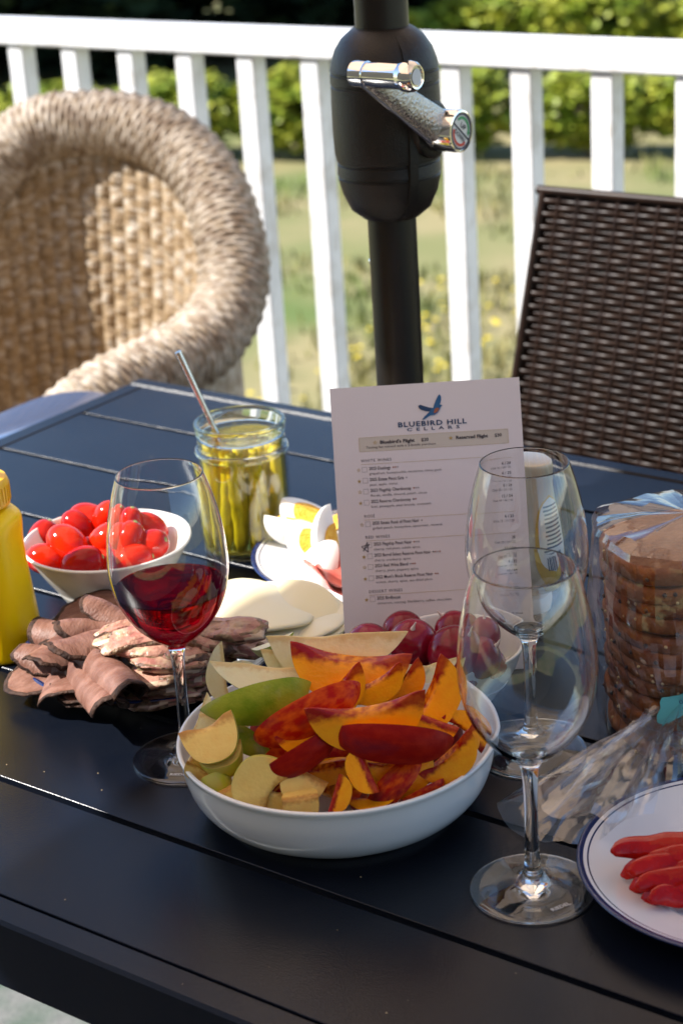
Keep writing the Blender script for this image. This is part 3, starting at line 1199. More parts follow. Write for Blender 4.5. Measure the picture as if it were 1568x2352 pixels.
FB = (-.0122, 1.0897)
bowl('fruit_bowl', FB,
     [(0, .003), (.060, .003), (.0665, .0006), (.0715, .0006), (.0735, .0030), (.0748, .0050)],
     [(.0765, .0052), (.0870, .0105), (.0955, .0205), (.1000, .0330), (.1020, .0455), (.1034, .0492), (.1036, .0508), (.1026, .0516), (.1008, .0510), (.0990, .0450), (.0960, .030), (.090, .0165), (.075, .0085), (.04, .0068), (0, .0065)],
     M['porcelain'], 'large white porcelain bowl heaped with cut peaches, pears and apples')
TB = (-.1904, 1.430)
bowl('tomato_bowl', TB,
     [(0, .003), (.026, .003), (.030, .0005), (.033, .0008), (.036, .005), (.046, .021)],
     [(.046, .021), (.057, .038), (.0655, .052), (.0690, .0568), (.0694, .0582), (.0684, .0590), (.0668, .0585), (.063, .053), (.054, .0385), (.043, .0215), (.030, .0085), (.015, .006), (0, .0058)],
     M['porcelain_warm'], 'white bowl full of red grape tomatoes behind the wine')
RBW = (.0725, 1.2215)
bowl('radish_bowl', RBW,
     [(0, .003), (.022, .003), (.026, .0005), (.029, .0008), (.031, .004), (.038, .014)],
     [(.037, .014), (.0440, .027), (.0490, .0405), (.0503, .0440), (.0505, .0455), (.0496, .0462), (.0480, .0455), (.0458, .040), (.041, .027), (.033, .0135), (.020, .006), (0, .0055)],
     M['porcelain_warm'], 'small cream bowl of radishes in front of the menu')


def plate(name, c, label, rotz=0, tilt=(0, 0), z=0.0):
    po = [(0, .002), (.052, .002), (.055, .0004), (.058, .0006), (.061, .0035), (.078, .0088), (.094, .0142), (.0990, .0166)]
    pi_ = [(.0990, .0166), (.1002, .0175), (.1003, .0184), (.0994, .0190), (.0975, .0188), (.0925, .0172), (.078, .0122), (.0660, .0088), (.0600, .0072), (.0575, .0052), (.0540, .0034), (.040, .0030), (0, .0030)]
    o = MB().lathe(smooth_prof(po, 4) + smooth_prof(pi_, 5)[1:], 110).build(name, M['plate'], None, sharp=40)
    o.location = (c[0], c[1], TZ + z)
    o.rotation_euler = (tilt[0], tilt[1], rotz)
    return tag(o, label, 'plate')


MP = (-.1485, 1.3135)
EP = (.0225, 1.4665)
RP_ = (.2255, .9615)
plate('dinner_plate', MP, 'white plate with blue rim under the sliced meats')
plate('dinner_plate', EP, 'white plate with blue rim holding egg wedges and ham')
plate('dinner_plate', RP_, 'white plate with blue rim holding red pepper strips')
# small plain saucer under the cheese, resting over the meat plate's rim
SC = (-.0600, 1.3290)
sc_ = MB().lathe(smooth_prof([(0, .001), (.03, .001), (.033, 0), (.036, .001), (.052, .0055), (.0640, .0085)], 4) + smooth_prof([(.0648, .0093), (.0640, .0102), (.050, .0072), (.036, .0032), (.02, .0028), (0, .0028)], 4), 72).build('saucer', M['porcelain'], None, sharp=40)
sc_.location = (SC[0], SC[1], TZ + .0185)
sc_.rotation_euler = (math.radians(-2), math.radians(4), 0)
tag(sc_, 'plain white saucer under the round cheese slices', 'saucer')

# ------------------------------------------------------------------ wine glasses
GP = [(0, .0008), (.034, .0008), (.0370, 0), (.0376, .0009), (.0368, .0021), (.030, .0030), (.020, .0046), (.0115, .0074), (.0070, .0110), (.0052, .0160), (.0044, .026), (.0040, .045), (.0041, .064), (.0047, .077),
      (.0060, .0845), (.0100, .0895), (.0185, .0965), (.0290, .1085), (.0363, .1235), (.0398, .141), (.0396, .158), (.0372, .177), (.0330, .1955), (.0288, .2092)]
GI = [(.0287, .2097), (.0284, .2096), (.0282, .2090), (.0325, .1954), (.0367, .1769), (.0391, .158), (.0393, .141), (.0358, .1238), (.0284, .1094), (.0179, .0979), (.0095, .0920), (.0040, .0902), (0, .0900)]


def wine_glass(c, label):
    o = MB().lathe(smooth_prof(GP, 4) + smooth_prof(GI, 4), 96).build('wine_glass', M['glass'], None, sharp=None)
    o.location = (c[0], c[1], TZ + .0002)
    tag(o, label, 'wine glass', 'stemmed wine glasses')
    return o


def etched(o, ang, txt):
    r = .0298
    a = math.radians(ang)
    X = V((-math.sin(a), math.cos(a), 0))
    Y = V((-math.cos(a), -math.sin(a), 0))
    text_obj(txt, .0042, M['etch'], o, V((math.cos(a) * r, math.sin(a) * r, 0)) - X * .0065, X, Y, .0034, width=.013, bold=.00008)


g1 = wine_glass((-.1165, 1.160), 'stemmed glass of red wine left of the fruit bowl')
etched(g1, -98, 'RIEDEL')
lev = .1300
wp = [(0, .0899), (.0041, .0901), (.0096, .0919), (.0180, .0978), (.0286, .1093), (.0360, .1237), (.0380, lev), (.0374, lev - .0006), (.034, lev - .0008), (0, lev - .0008)]
w = MB().lathe(smooth_prof(wp[:7], 4) + wp[7:], 96).build('wine', M['wine'], g1, sharp=30)
g2 = wine_glass((.0995, .9710), 'empty wine glass nearest the camera, beside the fruit bowl')
etched(g2, -62, 'RIEDEL')
g3 = wine_glass((.1182, 1.1375), 'empty wine glass farther back, in front of the menu edge')

# ------------------------------------------------------------------ fruit wedges
def wedge_mesh(profile, phi, pit, n=22, m=9, warp=0.0, seed=0):
    """profile(t)->(r,z); returns flesh MB and skin MB. axis z, skin centred on +x"""
    fl_, sk = MB(), MB()
    rows = []
    rr = random.Random(seed)
    ph = rr.uniform(0, 9)
    for i in range(n + 1):
        t = i / n
        r, z = profile(t)
        pr = min(pit(t), r * .96)
        lop = 1 + .05 * mnoise.noise(V((t * 2.3 + ph, ph, 0)))
        bend = warp * math.sin(math.pi * t)
        ring = []
        for k in range(m):
            a = -phi + 2 * phi * k / (m - 1)
            ring.append(V((r * lop * math.cos(a) + 0, r * lop * math.sin(a) + bend, z)))
        arc = list(ring)
        for (a, k) in ((phi, 1), (phi, .5), (phi * .96, 0), (0, 0), (-phi * .96, 0), (-phi, .5), (-phi, 1)):
            if k == 1:
                q = r * .97 * lop
                q = (r * lop) * .66 + pr * .34
            elif k == .5:
                q = (r * lop) * .33 + pr * .67
            else:
                q = pr
            j = (.0005 if k == .5 else .0003) * mnoise.noise(V((t * 14 + ph, k * 3, a)))
            ring.append(V((q * math.cos(a), q * math.sin(a) + bend + j, z)))
        rows.append((ring, arc))
    K = m + 7
    vs_ = [q for r in rows for q in r[0]]
    fs = []
    for i in range(n):
        for k in range(K):
            k2 = (k + 1) % K
            fs.append((i * K + k, i * K + k2, (i + 1) * K + k2, (i + 1) * K + k))
    fs.append(tuple(range(K - 1, -1, -1)))
    fs.append(tuple(range(n * K, n * K + K)))
    fl_.add(vs_, fs)
    vs_, fs = [], []
    for (ring, arc) in rows:
        for q in arc:
            d = V((q.x, q.y, 0))
            vs_.append(q + (d.normalized() * .00035 if d.length > 1e-6 else V((0, 0, 0))))
    for i in range(n):
        for k in range(m - 1):
            fs.append((i * m + k, i * m + k + 1, (i + 1) * m + k + 1, (i + 1) * m + k))
    sk.add(vs_, fs)
    return fl_, sk


def peach_prof(t):
    a = math.pi * t
    return (.0405 * (1 - abs(math.cos(a)) ** 2.7) ** .56 + .0012, -.0365 * math.cos(a))


def peach_pit(t):
    return .0012 + .0115 * max(0, 1 - ((t - .5) / .25) ** 2) ** .6 if abs(t - .5) < .25 else .0012


def pear_prof(t):
    # blossom end at t=0, neck at t=1
    z = -.045 + .100 * t
    r = .0350 * (1 - abs(2 * t ** .80 - 1) ** 2.3) ** .62 * (1 - .28 * max(0, t - .45) / .55) + .0015
    return (max(.0015, r), z)


def pear_pit(t):
    return .0012 + (.0030 * max(0, 1 - ((t - .36) / .2) ** 2) if abs(t - .36) < .2 else 0)


def apple_prof(t):
    a = math.pi * t
    return (.0375 * (1 - abs(math.cos(a)) ** 3.0) ** .5 + .001, -.031 * math.cos(a) * (1 - .10 * (1 - math.sin(a))))


def apple_pit(t):
    return .0012 + (.0065 * max(0, 1 - ((t - .5) / .16) ** 4) if abs(t - .5) < .16 else 0)


def round_wedge(profile, phi, pit, seed, fmat_, smat_):
    raw = wedge_mesh(profile, phi, pit, n=11, m=5, seed=seed)[0]
    K = 5 + 7
    # the first four faces of every ring are the skin
    fm_ = []
    for i in range(len(raw.f)):
        fm_.append(1 if (i < 11 * K and i % K < 4) else 0)
    o = mesh_obj('wedge', raw.v, raw.f, mats=[fmat_, smat_], fmat=fm_)
    # crease the skin edge a little so that the cut stays readable
    bm2_ = bmesh.new()
    bm2_.from_mesh(o.data)
    cl_ = bm2_.edges.layers.float.get('crease_edge') or bm2_.edges.layers.float.new('crease_edge')
    for e in bm2_.edges:
        fs_ = e.link_faces
        if len(fs_) == 2 and fs_[0].material_index != fs_[1].material_index:
            e[cl_] = .55
    bm2_.to_mesh(o.data)
    bm2_.free()
    md = o.modifiers.new('sub', 'SUBSURF')
    md.levels = 2
    md.render_levels = 2
    dg = bpy.context.evaluated_depsgraph_get()
    dg.update()
    me = bpy.data.meshes.new_from_object(o.evaluated_get(dg))
    bpy.data.objects.remove(o)
    out = []
    for mi, nm_, mt_ in ((0, 'flesh', fmat_), (1, 'skin', smat_)):
        bmx = bmesh.new()
        bmx.from_mesh(me)
        bmesh.ops.delete(bmx, geom=[f for f in bmx.faces if f.material_index != mi], context='FACES')
        m2_ = bpy.data.meshes.new(nm_)
        bmx.to_mesh(m2_)
        bmx.free()
        m2_.materials.clear()
        m2_.materials.append(mt_)
        m2_.polygons.foreach_set('material_index', [0] * len(m2_.polygons))
        m2_.polygons.foreach_set('use_smooth', [True] * len(m2_.polygons))
        m2_.update()
        out.append(m2_)
    return out


FRUIT = {}
for kname, pf, pt, fm, sm, L0 in (('peach', peach_prof, peach_pit, 'peach_flesh', 'peach_skin', .073), ('pear', pear_prof, pear_pit, 'pear_flesh', 'pear_skin', .100), ('apple', apple_prof, apple_pit, 'apple_flesh', 'apple_skin', .062)):
    for vi, phi in enumerate((22, 31, 40)):
        fo, so = round_wedge(pf, math.radians(phi * 1.12), pt, vi * 7 + len(kname), M[fm], M[sm])
        FRUIT[kname, vi] = (fo, so, L0 * 1.02)
for kname, pf, fm, sm, L0 in (('peach', peach_prof, 'peach_flesh', 'peach_skin', .073), ('apple', apple_prof, 'apple_flesh', 'apple_skin', .062)):
    fo, so = round_wedge(pf, math.radians(42), lambda t: .0012 + .004 * math.sin(math.pi * t), 31, M[fm], M[sm])
    FRUIT[kname, 3] = (fo, so, L0 * 1.02)
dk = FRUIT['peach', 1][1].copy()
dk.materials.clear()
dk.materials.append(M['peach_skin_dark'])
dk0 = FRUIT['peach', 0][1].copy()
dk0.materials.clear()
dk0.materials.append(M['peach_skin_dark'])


def put(name, kname, vi, px, py, z, alpha, rho, length_px, tilt=0.0, label='', group=None, dark=False, wide=1.0):
    """lay a wedge: alpha = direction of its long axis in the picture plane, rho = turn about that axis (0: skin towards the viewer)"""
    fm, sm, L0 = FRUIT[kname, vi]
    p = spot(px, py, z)
    depth = (p - cam_loc).dot(FW)
    sc = length_px * depth / CF / L0
    al = math.radians(alpha)
    tl = math.radians(tilt)
    ax = ((CAM_X * math.cos(al) + CAM_Y * math.sin(al)) * math.cos(tl) + CAM_B * math.sin(tl)).normalized()
    Bp = (CAM_B - ax * CAM_B.dot(ax)).normalized()
    q = ax.cross(Bp)
    r = math.radians(rho)
    out = Bp * math.cos(r) + q * math.sin(r)
    Y = ax.cross(out)
    o = link(bpy.data.objects.new(name, fm))
    sw = sc * wide
    # the given point is the middle of the wedge's body, about 0.6 R out from its axis
    R = .023 * sw
    o.matrix_world = Matrix(((out.x * sw, Y.x * sw, ax.x * sc, p.x - out.x * R), (out.y * sw, Y.y * sw, ax.y * sc, p.y - out.y * R), (out.z * sw, Y.z * sw, ax.z * sc, p.z - out.z * R), (0, 0, 0, 1)))
    me = sm
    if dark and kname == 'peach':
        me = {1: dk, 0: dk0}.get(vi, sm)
    link(bpy.data.objects.new('skin', me), o)
    tag(o, label, kname, group)
    return o


cam_loc = V((0, 0, TZ + CH))
PG, RG, AG = 'peach slices in the white bowl', 'pear slices in the white bowl', 'apple slices in the white bowl'
W_ = [
    # name kind variant x y z alpha rho len tilt label dark
    ('pear_slice', 'pear', 0, 760, 1512, .088, 2, 118, 330, 0, 'long pale pear slice lying flat at the back of the fruit bowl', 0),
    ('pear_slice', 'pear', 0, 905, 1548, .078, -6, 116, 150, 0, 'pale pear slice between two peach slices, upper right of the heap', 0),
    ('pear_slice', 'pear', 0, 990, 1548, .076, 14, 112, 130, 0, 'pale pear slice with a green tip beside the radishes', 0),
    ('pear_slice', 'pear', 0, 625, 1487, .084, 22, 40, 110, 0, 'small green pear tip sticking up at the back left', 0),
    ('pear_slice', 'pear', 0, 742, 1474, .082, 18, -20, 66, 0, 'tiny brownish pear sliver peeking over the back slices', 0),
    ('pear_slice', 'pear', 0, 872, 1484, .084, -14, 20, 70, 0, 'tiny green pear sliver in front of the leftmost radish', 0),
    ('pear_slice', 'pear', 0, 565, 1532, .080, -8, -112, 110, 0, 'thin pear sliver with green edge behind the wide pear slice', 0),
    ('pear_slice', 'pear', 0, 492, 1552, .078, 97, -106, 150, 8, 'pale pear slice standing upright at the left of the heap', 0),
    ('pear_slice', 'pear', 1, 606, 1572, .082, 176, -104, 235, 0, 'wide pale pear slice with cut face towards the camera', 0),
    ('pear_slice', 'pear', 1, 474, 1648, .066, 70, 120, 105, 0, 'green pear chunk at the left rim below the upright slice', 0),
    ('pear_slice', 'pear', 1, 556, 1700, .060, -28, -20, 160, 0, 'dark green pear slice under the big green one', 0),
    ('pear_slice', 'pear', 1, 600, 1612, .090, 194, -12, 272, 0, 'big green skinned pear slice at the left of the heap', 0),
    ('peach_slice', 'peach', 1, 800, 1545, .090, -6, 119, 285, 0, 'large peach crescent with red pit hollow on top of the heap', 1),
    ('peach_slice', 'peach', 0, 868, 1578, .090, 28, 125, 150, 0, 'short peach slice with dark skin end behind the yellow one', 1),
    ('peach_slice', 'peach', 0, 925, 1580, .082, 42, 122, 150, 0, 'thin upright peach slice right of the pale pear slice', 0),
    ('peach_slice', 'peach', 1, 1002, 1608, .080, 62, 117, 205, 0, 'yellow peach crescent open to the left, near the radish bowl', 0),
    ('peach_slice', 'peach', 1, 706, 1642, .090, 28, 6, 285, 0, 'orange red skinned peach slice slanting across the middle', 0),
    ('peach_slice', 'peach', 0, 845, 1655, .094, 9, 128, 285, 0, 'bright yellow peach slice with cut face upwards in the centre', 1),
    ('peach_slice', 'peach', 1, 690, 1735, .076, 32, 24, 215, 0, 'dark red peach slice below the slanting orange one', 1),
    ('peach_slice', 'peach', 1, 903, 1702, .086, -4, 12, 288, 0, 'dark crimson skinned peach slice across the right middle', 1),
    ('peach_slice', 'peach', 3, 830, 1774, .068, -66, 138, 118, 10, 'peach chunk with two cut faces below the crimson slice', 0),
    ('peach_slice', 'peach', 3, 782, 1824, .058, 74, 132, 96, 0, 'small orange peach chunk at the front rim', 0),
    ('peach_slice', 'peach', 1, 902, 1806, .056, 48, -8, 190, 0, 'mottled orange peach slice with skin up at the front right', 0),
    ('peach_slice', 'peach', 1, 968, 1826, .050, 28, 20, 130, 0, 'orange peach slice half sunk at the front right rim', 0),
    ('peach_slice', 'peach', 1, 1038, 1746, .064, 42, 126, 160, 0, 'peach slice with red pit streaks at the right rim', 0),
    ('peach_slice', 'peach', 0, 1076, 1668, .066, -42, -118, 125, 0, 'peach slice leaning on the right wall of the bowl', 0),
    ('peach_slice', 'peach', 1, 745, 1768, .052, 10, 150, 130, 0, 'shadowed red peach slice in the gap at the centre front', 1),
    ('peach_slice', 'peach', 1, 980, 1722, .050, 20, 40, 200, 0, 'peach slice mostly hidden under the crimson one', 1),
    ('apple_slice', 'apple', 0, 510, 1752, .062, 14, 60, 120, 0, 'apple slice with yellow green skin under the notched one', 0),
    ('apple_slice', 'apple', 1, 494, 1708, .074, 24, 102, 150, 0, 'notched apple slice at the left rim with cut face up', 0),
    ('apple_slice', 'apple', 0, 586, 1792, .062, 58, -106, 168, 0, 'browning apple slice facing the camera at the front left', 0),
    ('apple_slice', 'apple', 1, 497, 1800, .052, 20, 10, 80, 0, 'rounded apple piece low at the front left rim', 0),
    ('apple_slice', 'apple', 0, 452, 1772, .056, -30, 150, 70, 0, 'small apple core piece at the far left rim', 0),
    ('apple_slice', 'apple', 3, 690, 1804, .055, -28, 122, 118, 0, 'apple slice with yellow skin edge behind the front chunk', 0),
    ('apple_slice', 'apple', 3, 692, 1846, .051, 8, 150, 96, 0, 'curved apple chunk at the very front of the bowl', 0),
]
W_ += [
    ('peach_slice', 'peach', 0, 720, 1690, .078, 24, 118, 170, 0, 'peach slice with cut face out, under the slanting orange red one', 0),
    ('peach_slice', 'peach', 3, 985, 1670, .074, -20, 130, 130, 0, 'peach chunk below the yellow crescent at the right', 0),
    ('peach_slice', 'peach', 0, 895, 1768, .062, 8, 122, 150, 0, 'peach slice with cut face out, just below the crimson one', 0),
    ('peach_slice', 'peach', 0, 770, 1602, .086, 34, 120, 190, 0, 'peach slice peeping out between the top crescent and the slanting one', 0),
    ('peach_slice', 'peach', 0, 1066, 1716, .060, 50, 122, 110, 0, 'small peach slice standing at the right wall', 0),
    ('peach_slice', 'peach', 3, 1012, 1800, .050, 62, 140, 96, 0, 'small peach chunk at the lower right rim', 0),
    ('peach_slice', 'peach', 0, 862, 1846, .047, 14, 60, 130, 0, 'red skinned peach slice at the very front rim', 1),
    ('peach_slice', 'peach', 0, 950, 1780, .058, 56, 124, 150, 0, 'peach slice leaning below the crimson one, cut face out', 0),
    ('peach_slice', 'peach', 0, 668, 1792, .058, 50, 30, 120, 0, 'dark peach slice tucked behind the front apple chunks', 1),
    ('apple_slice', 'apple', 3, 545, 1822, .048, 30, 130, 90, 0, 'pale apple chunk at the front left rim', 0),
    ('apple_slice', 'apple', 0, 625, 1842, .047, -10, 128, 110, 0, 'thin apple slice at the front rim left of the chunk', 0),
    ('apple_slice', 'apple', 3, 455, 1745, .060, 60, 140, 70, 0, 'apple end piece against the left wall', 0),
    ('pear_slice', 'pear', 0, 535, 1660, .068, 8, 112, 170, 0, 'pale pear slice under the big green one', 0),
    ('pear_slice', 'pear', 0, 680, 1530, .082, -4, 114, 190, 0, 'pale pear slice between the long one and the wide one', 0),
]
for (nm, kn, vi, x, y, z, al, rh, ln_, ti, lb, dkf) in W_:
    wd = .52 if (abs(rh) < 30 and kn == 'peach') else (1.12 if kn == 'apple' else (.82 if kn == 'peach' else .94))
    put(nm, kn, vi, x, y, z - .006, al, rh, ln_, ti, lb, {'peach': PG, 'pear': RG, 'apple': AG}[kn], dark=bool(dkf), wide=wd)
# lower layer that fills the bowl
fill = random.Random(12)
k = 0
for (dx, dy) in [(-.040, -.02), (-.01, -.040), (.03, -.03), (.042, .005), (.035, .035), (.0, .042), (-.03, .035), (-.045, .012), (-.012, .0), (.018, .01)]:
    fm, sm, L0 = FRUIT['peach', 1]
    o = link(bpy.data.objects.new('peach_slice', fm))
    o.location = (FB[0] + dx, FB[1] + dy, TZ + .030)
    o.rotation_euler = (math.radians(90), fill.uniform(-.4, .4), fill.uniform(0, 6.28))
    o.scale = (.7, .7, .7)
    link(bpy.data.objects.new('skin', sm), o)
    tag(o, 'peach slice low in the fruit bowl beneath the heap, towards the ' + ['left front', 'front', 'right front', 'right', 'right back', 'back', 'left back', 'left', 'middle', 'middle right'][k], 'peach', 'peach slices low in the heap')
    k += 1

# ------------------------------------------------------------------ tomatoes and radishes
def blob(rx, rz, seed, n=28, m=20, dim=.06):
    b = MB()
    prof = []
    for i in range(m + 1):
        a = math.pi * i / m
        r = rx * math.sin(a) ** .92
        z = -rz * math.cos(a)
        if i > m - 4:
            z -= dim * rz * (1 - (m - i) / 4) ** 2
        prof.append((r if 0 < i < m else 0, z))
    b.lathe(prof, n)
    b.v = [tuple(V(q) * (1 + .035 * mnoise.noise(V(q) * 45 + V((seed, 0, 0))))) for q in b.v]
    return b


tm = []
for k in range(3):
    o = blob(.0118, .0158, k * 5).build('tomato', M['tomato'], None, sharp=None)
    tm.append(o.data)
    bpy.data.objects.remove(o)
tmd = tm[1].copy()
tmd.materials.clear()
tmd.materials.append(M['tomato_shaded'])
o = MB().lathe([(0, .0152), (.0016, .0150), (.0020, .0154), (.001, .0160), (0, .0160)], 10).build('stem_scar', M['radish_stem'], None)
scar = o.data
bpy.data.objects.remove(o)
TOM = [(156, 1250, .062, -38, 15, 'biggest bright grape tomato on top at the left'), (107, 1285, .052, -12, 10, 'grape tomato at the left end of the bowl near the mustard'),
       (190, 1293, .055, 18, 5, 'dark shaded grape tomato at the front rim'), (250, 1240, .062, 28, 20, 'bright grape tomato right beside the biggest one'),
       (180, 1212, .055, -50, 0, 'shaded grape tomato behind the biggest one'), (208, 1196, .056, -20, 10, 'grape tomato at the back near the bowl wall'),
       (246, 1192, .060, 60, 30, 'grape tomato at the back seen left of the glass rim'), (100, 1240, .046, 70, 0, 'dark grape tomato in the shadow of the left wall'),
       (222, 1277, .048, -40, 0, 'grape tomato wedged between the two brightest ones'), (292, 1202, .062, 80, 20, 'topmost grape tomato seen through the glass'),
       (290, 1247, .060, 70, 10, 'grape tomato in the middle behind the glass wall'), (345, 1252, .056, 20, 30, 'grape tomato at the right end in the sun'),
       (342, 1213, .054, -35, 0, 'grape tomato behind the one at the right end'), (300, 1287, .050, 12, 0, 'grape tomato at the front rim behind the glass'),
       (250, 1290, .047, -25, 0, 'low grape tomato at the middle of the front rim'), (140, 1230, .034, 40, 0, 'grape tomato deep at the left of the bowl'),
       (280, 1225, .036, 10, 0, 'grape tomato buried in the middle of the bowl'), (220, 1240, .030, 50, 0, 'grape tomato at the bottom of the bowl')]
for i, (x, y, z, al, ti, lb) in enumerate(TOM):
    p = spot(x, y, z)
    a, tl = math.radians(al), math.radians(ti)
    ax = ((CAM_X * math.cos(a) + CAM_Y * math.sin(a)) * math.cos(tl) + CAM_B * math.sin(tl)).normalized()
    o = link(bpy.data.objects.new('grape_tomato', tmd if i in (2, 4, 7) else tm[i % 3]))
    o.location = p
    o.rotation_euler = ax.to_track_quat('Z', 'Y').to_euler()
    s = [1.22, 1.08, 1.12, 1.16, 1.05][i % 5]
    o.scale = (s, s, s)
    link(bpy.data.objects.new('stem_scar', scar), o)
    tag(o, lb, 'tomato', 'grape tomatoes in the bowl')

rm = []
for k in range(3):
    o = blob(.0165, .0172, 3 + k * 9, dim=.05).build('radish', M['radish'], None, sharp=None)
    rm.append(o.data)
    bpy.data.objects.remove(o)
t_ = MB().tube([(0, 0, .0150), (.0008, 0, .0185), (.0025, .001, .0225)], [.0022, .0011, .0003], 8).build('root', M['radish_root'], None)
root_m = t_.data
bpy.data.objects.remove(t_)
t_ = MB()
for a in range(5):
    t_.tube([(.0012 * math.cos(a * 1.26), .0012 * math.sin(a * 1.26), -.0155), (.0022 * math.cos(a * 1.26), .0022 * math.sin(a * 1.26), -.0195 - .001 * (a % 2))], [.0011, .0007], 6)
t_ = t_.build('stem_stub', M['radish_stem'], None)
stub_m = t_.data
bpy.data.objects.remove(t_)
RAD = [(845, 1480, .050, 10, 10, 1.0, 'leftmost radish, with its tip pointing right'), (948, 1478, .056, 95, 50, 1.12, 'large round radish with a pale spot, second from the left'),
       (925, 1448, .044, 20, -20, .95, 'radish with a leaf stub behind the large round one'), (1040, 1497, .056, 70, 40, 1.18, 'largest radish in the middle of the bowl'),
       (1045, 1450, .048, 130, 0, .95, 'radish at the back of the bowl against the menu'), (1098, 1462, .054, 85, 20, .95, 'slim radish seen through the front wine glass'),
       (1095, 1512, .050, 40, 20, 1.0, 'radish low at the right, seen through the glass'), (1122, 1528, .042, 20, 0, .75, 'small radish at the right rim behind the glass'),
       (1000, 1530, .036, 0, 0, 1.0, 'radish under the two largest ones'), (1060, 1545, .038, 30, 0, .95, 'radish at the front rim beside the peach crescent')]
for i, (x, y, z, al, ti, s, lb) in enumerate(RAD):
    p = spot(x, y, z)
    a, tl = math.radians(al), math.radians(ti)
    ax = ((CAM_X * math.cos(a) + CAM_Y * math.sin(a)) * math.cos(tl) + CAM_B * math.sin(tl)).normalized()
    o = link(bpy.data.objects.new('radish', rm[i % 3]))
    o.location = p
    o.rotation_euler = ax.to_track_quat('Z', 'Y').to_euler()
    o.scale = (s * .93, s * .93, s * .93)
    link(bpy.data.objects.new('root', root_m), o)
    link(bpy.data.objects.new('stem_stub', stub_m), o)
    tag(o, lb, 'radish', 'radishes in the small bowl')

# ------------------------------------------------------------------ thin bent sheets: meat, cheese, ham
def sheet(radius, thick, curv, nr=18, ns=44, seed=0, wob=.002, edge_in=.90, rough=.06):
    """round slice; radius(a) gives its outline, curv is a list of (x0, x1, curvature) bending it along x"""
    xs = np.linspace(-.12, .12, 481)
    th = np.zeros_like(xs)
    dx = xs[1] - xs[0]
    kk = np.zeros_like(xs)
    for (a, b_, c) in curv:
        kk[(xs >= a) & (xs < b_)] += c
    th = np.cumsum(kk) * dx
    th -= np.interp(0, xs, th)
    X = np.cumsum(np.cos(th)) * dx
    Z = np.cumsum(np.sin(th)) * dx
    X -= np.interp(0, xs, X)
    Z -= np.interp(0, xs, Z)

    def mid(x, y):
        z = np.interp(x, xs, Z) + wob * mnoise.noise(V((x * 45 + seed, y * 45, seed)))
        return V((np.interp(x, xs, X), y, z))

    def frame(x, y):
        t = np.interp(x, xs, th)
        return mid(x, y), V((-math.sin(t), 0, math.cos(t)))
    top, bot = [], []
    for j in range(nr + 1):
        f = j / nr
        for i in range(ns):
            a = 2 * math.pi * i / ns
            r = radius(a) * f * (1 + (rough * mnoise.noise(V((math.cos(a) * 4 + seed, math.sin(a) * 4, 1))) if j > 0 else 0))
            p, n = frame(r * math.cos(a), r * math.sin(a))
            h = thick / 2 * (1 if j < nr else .55)
            top.append(p + n * h)
            bot.append(p - n * h)
    b = MB()
    vs_ = top + bot
    B = len(top)
    fs, fm_ = [], []
    for j in range(nr):
        for i in range(ns):
            k = (i + 1) % ns
            e = 1 if (j + 1) / nr > edge_in else 0
            fs.append((j * ns + i, j * ns + k, (j + 1) * ns + k, (j + 1) * ns + i))
            fm_.append(e)
            fs.append((B + j * ns + k, B + j * ns + i, B + (j + 1) * ns + i, B + (j + 1) * ns + k))
            fm_.append(e)
    for i in range(ns):
        k = (i + 1) % ns
        fs.append((nr * ns + i, nr * ns + k, B + nr * ns + k, B + nr * ns + i))
        fm_.append(1)
    b.v, b.f, b.m = [tuple(q) for q in vs_], fs, fm_
    return b


def rect(a_, b_):
    return lambda t: ((abs(math.cos(t)) / a_) ** 3.6 + (abs(math.sin(t)) / b_) ** 3.6) ** (-1 / 3.6)


def ell(a_, b_):
    return lambda t: a_ * b_ / math.sqrt((b_ * math.cos(t)) ** 2 + (a_ * math.sin(t)) ** 2)


def place_sheet(b, name, loc, rz, tx, ty, mats, label, cat, group):
    o = b.build(name, None, None, mats=mats, sharp=None)
    o.location = loc
    o.rotation_euler = (math.radians(tx), math.radians(ty), math.radians(rz))
    # sharp dark rind on the edge as its own part is not needed: the crust is part of the slice
    return tag(o, label, cat, group)


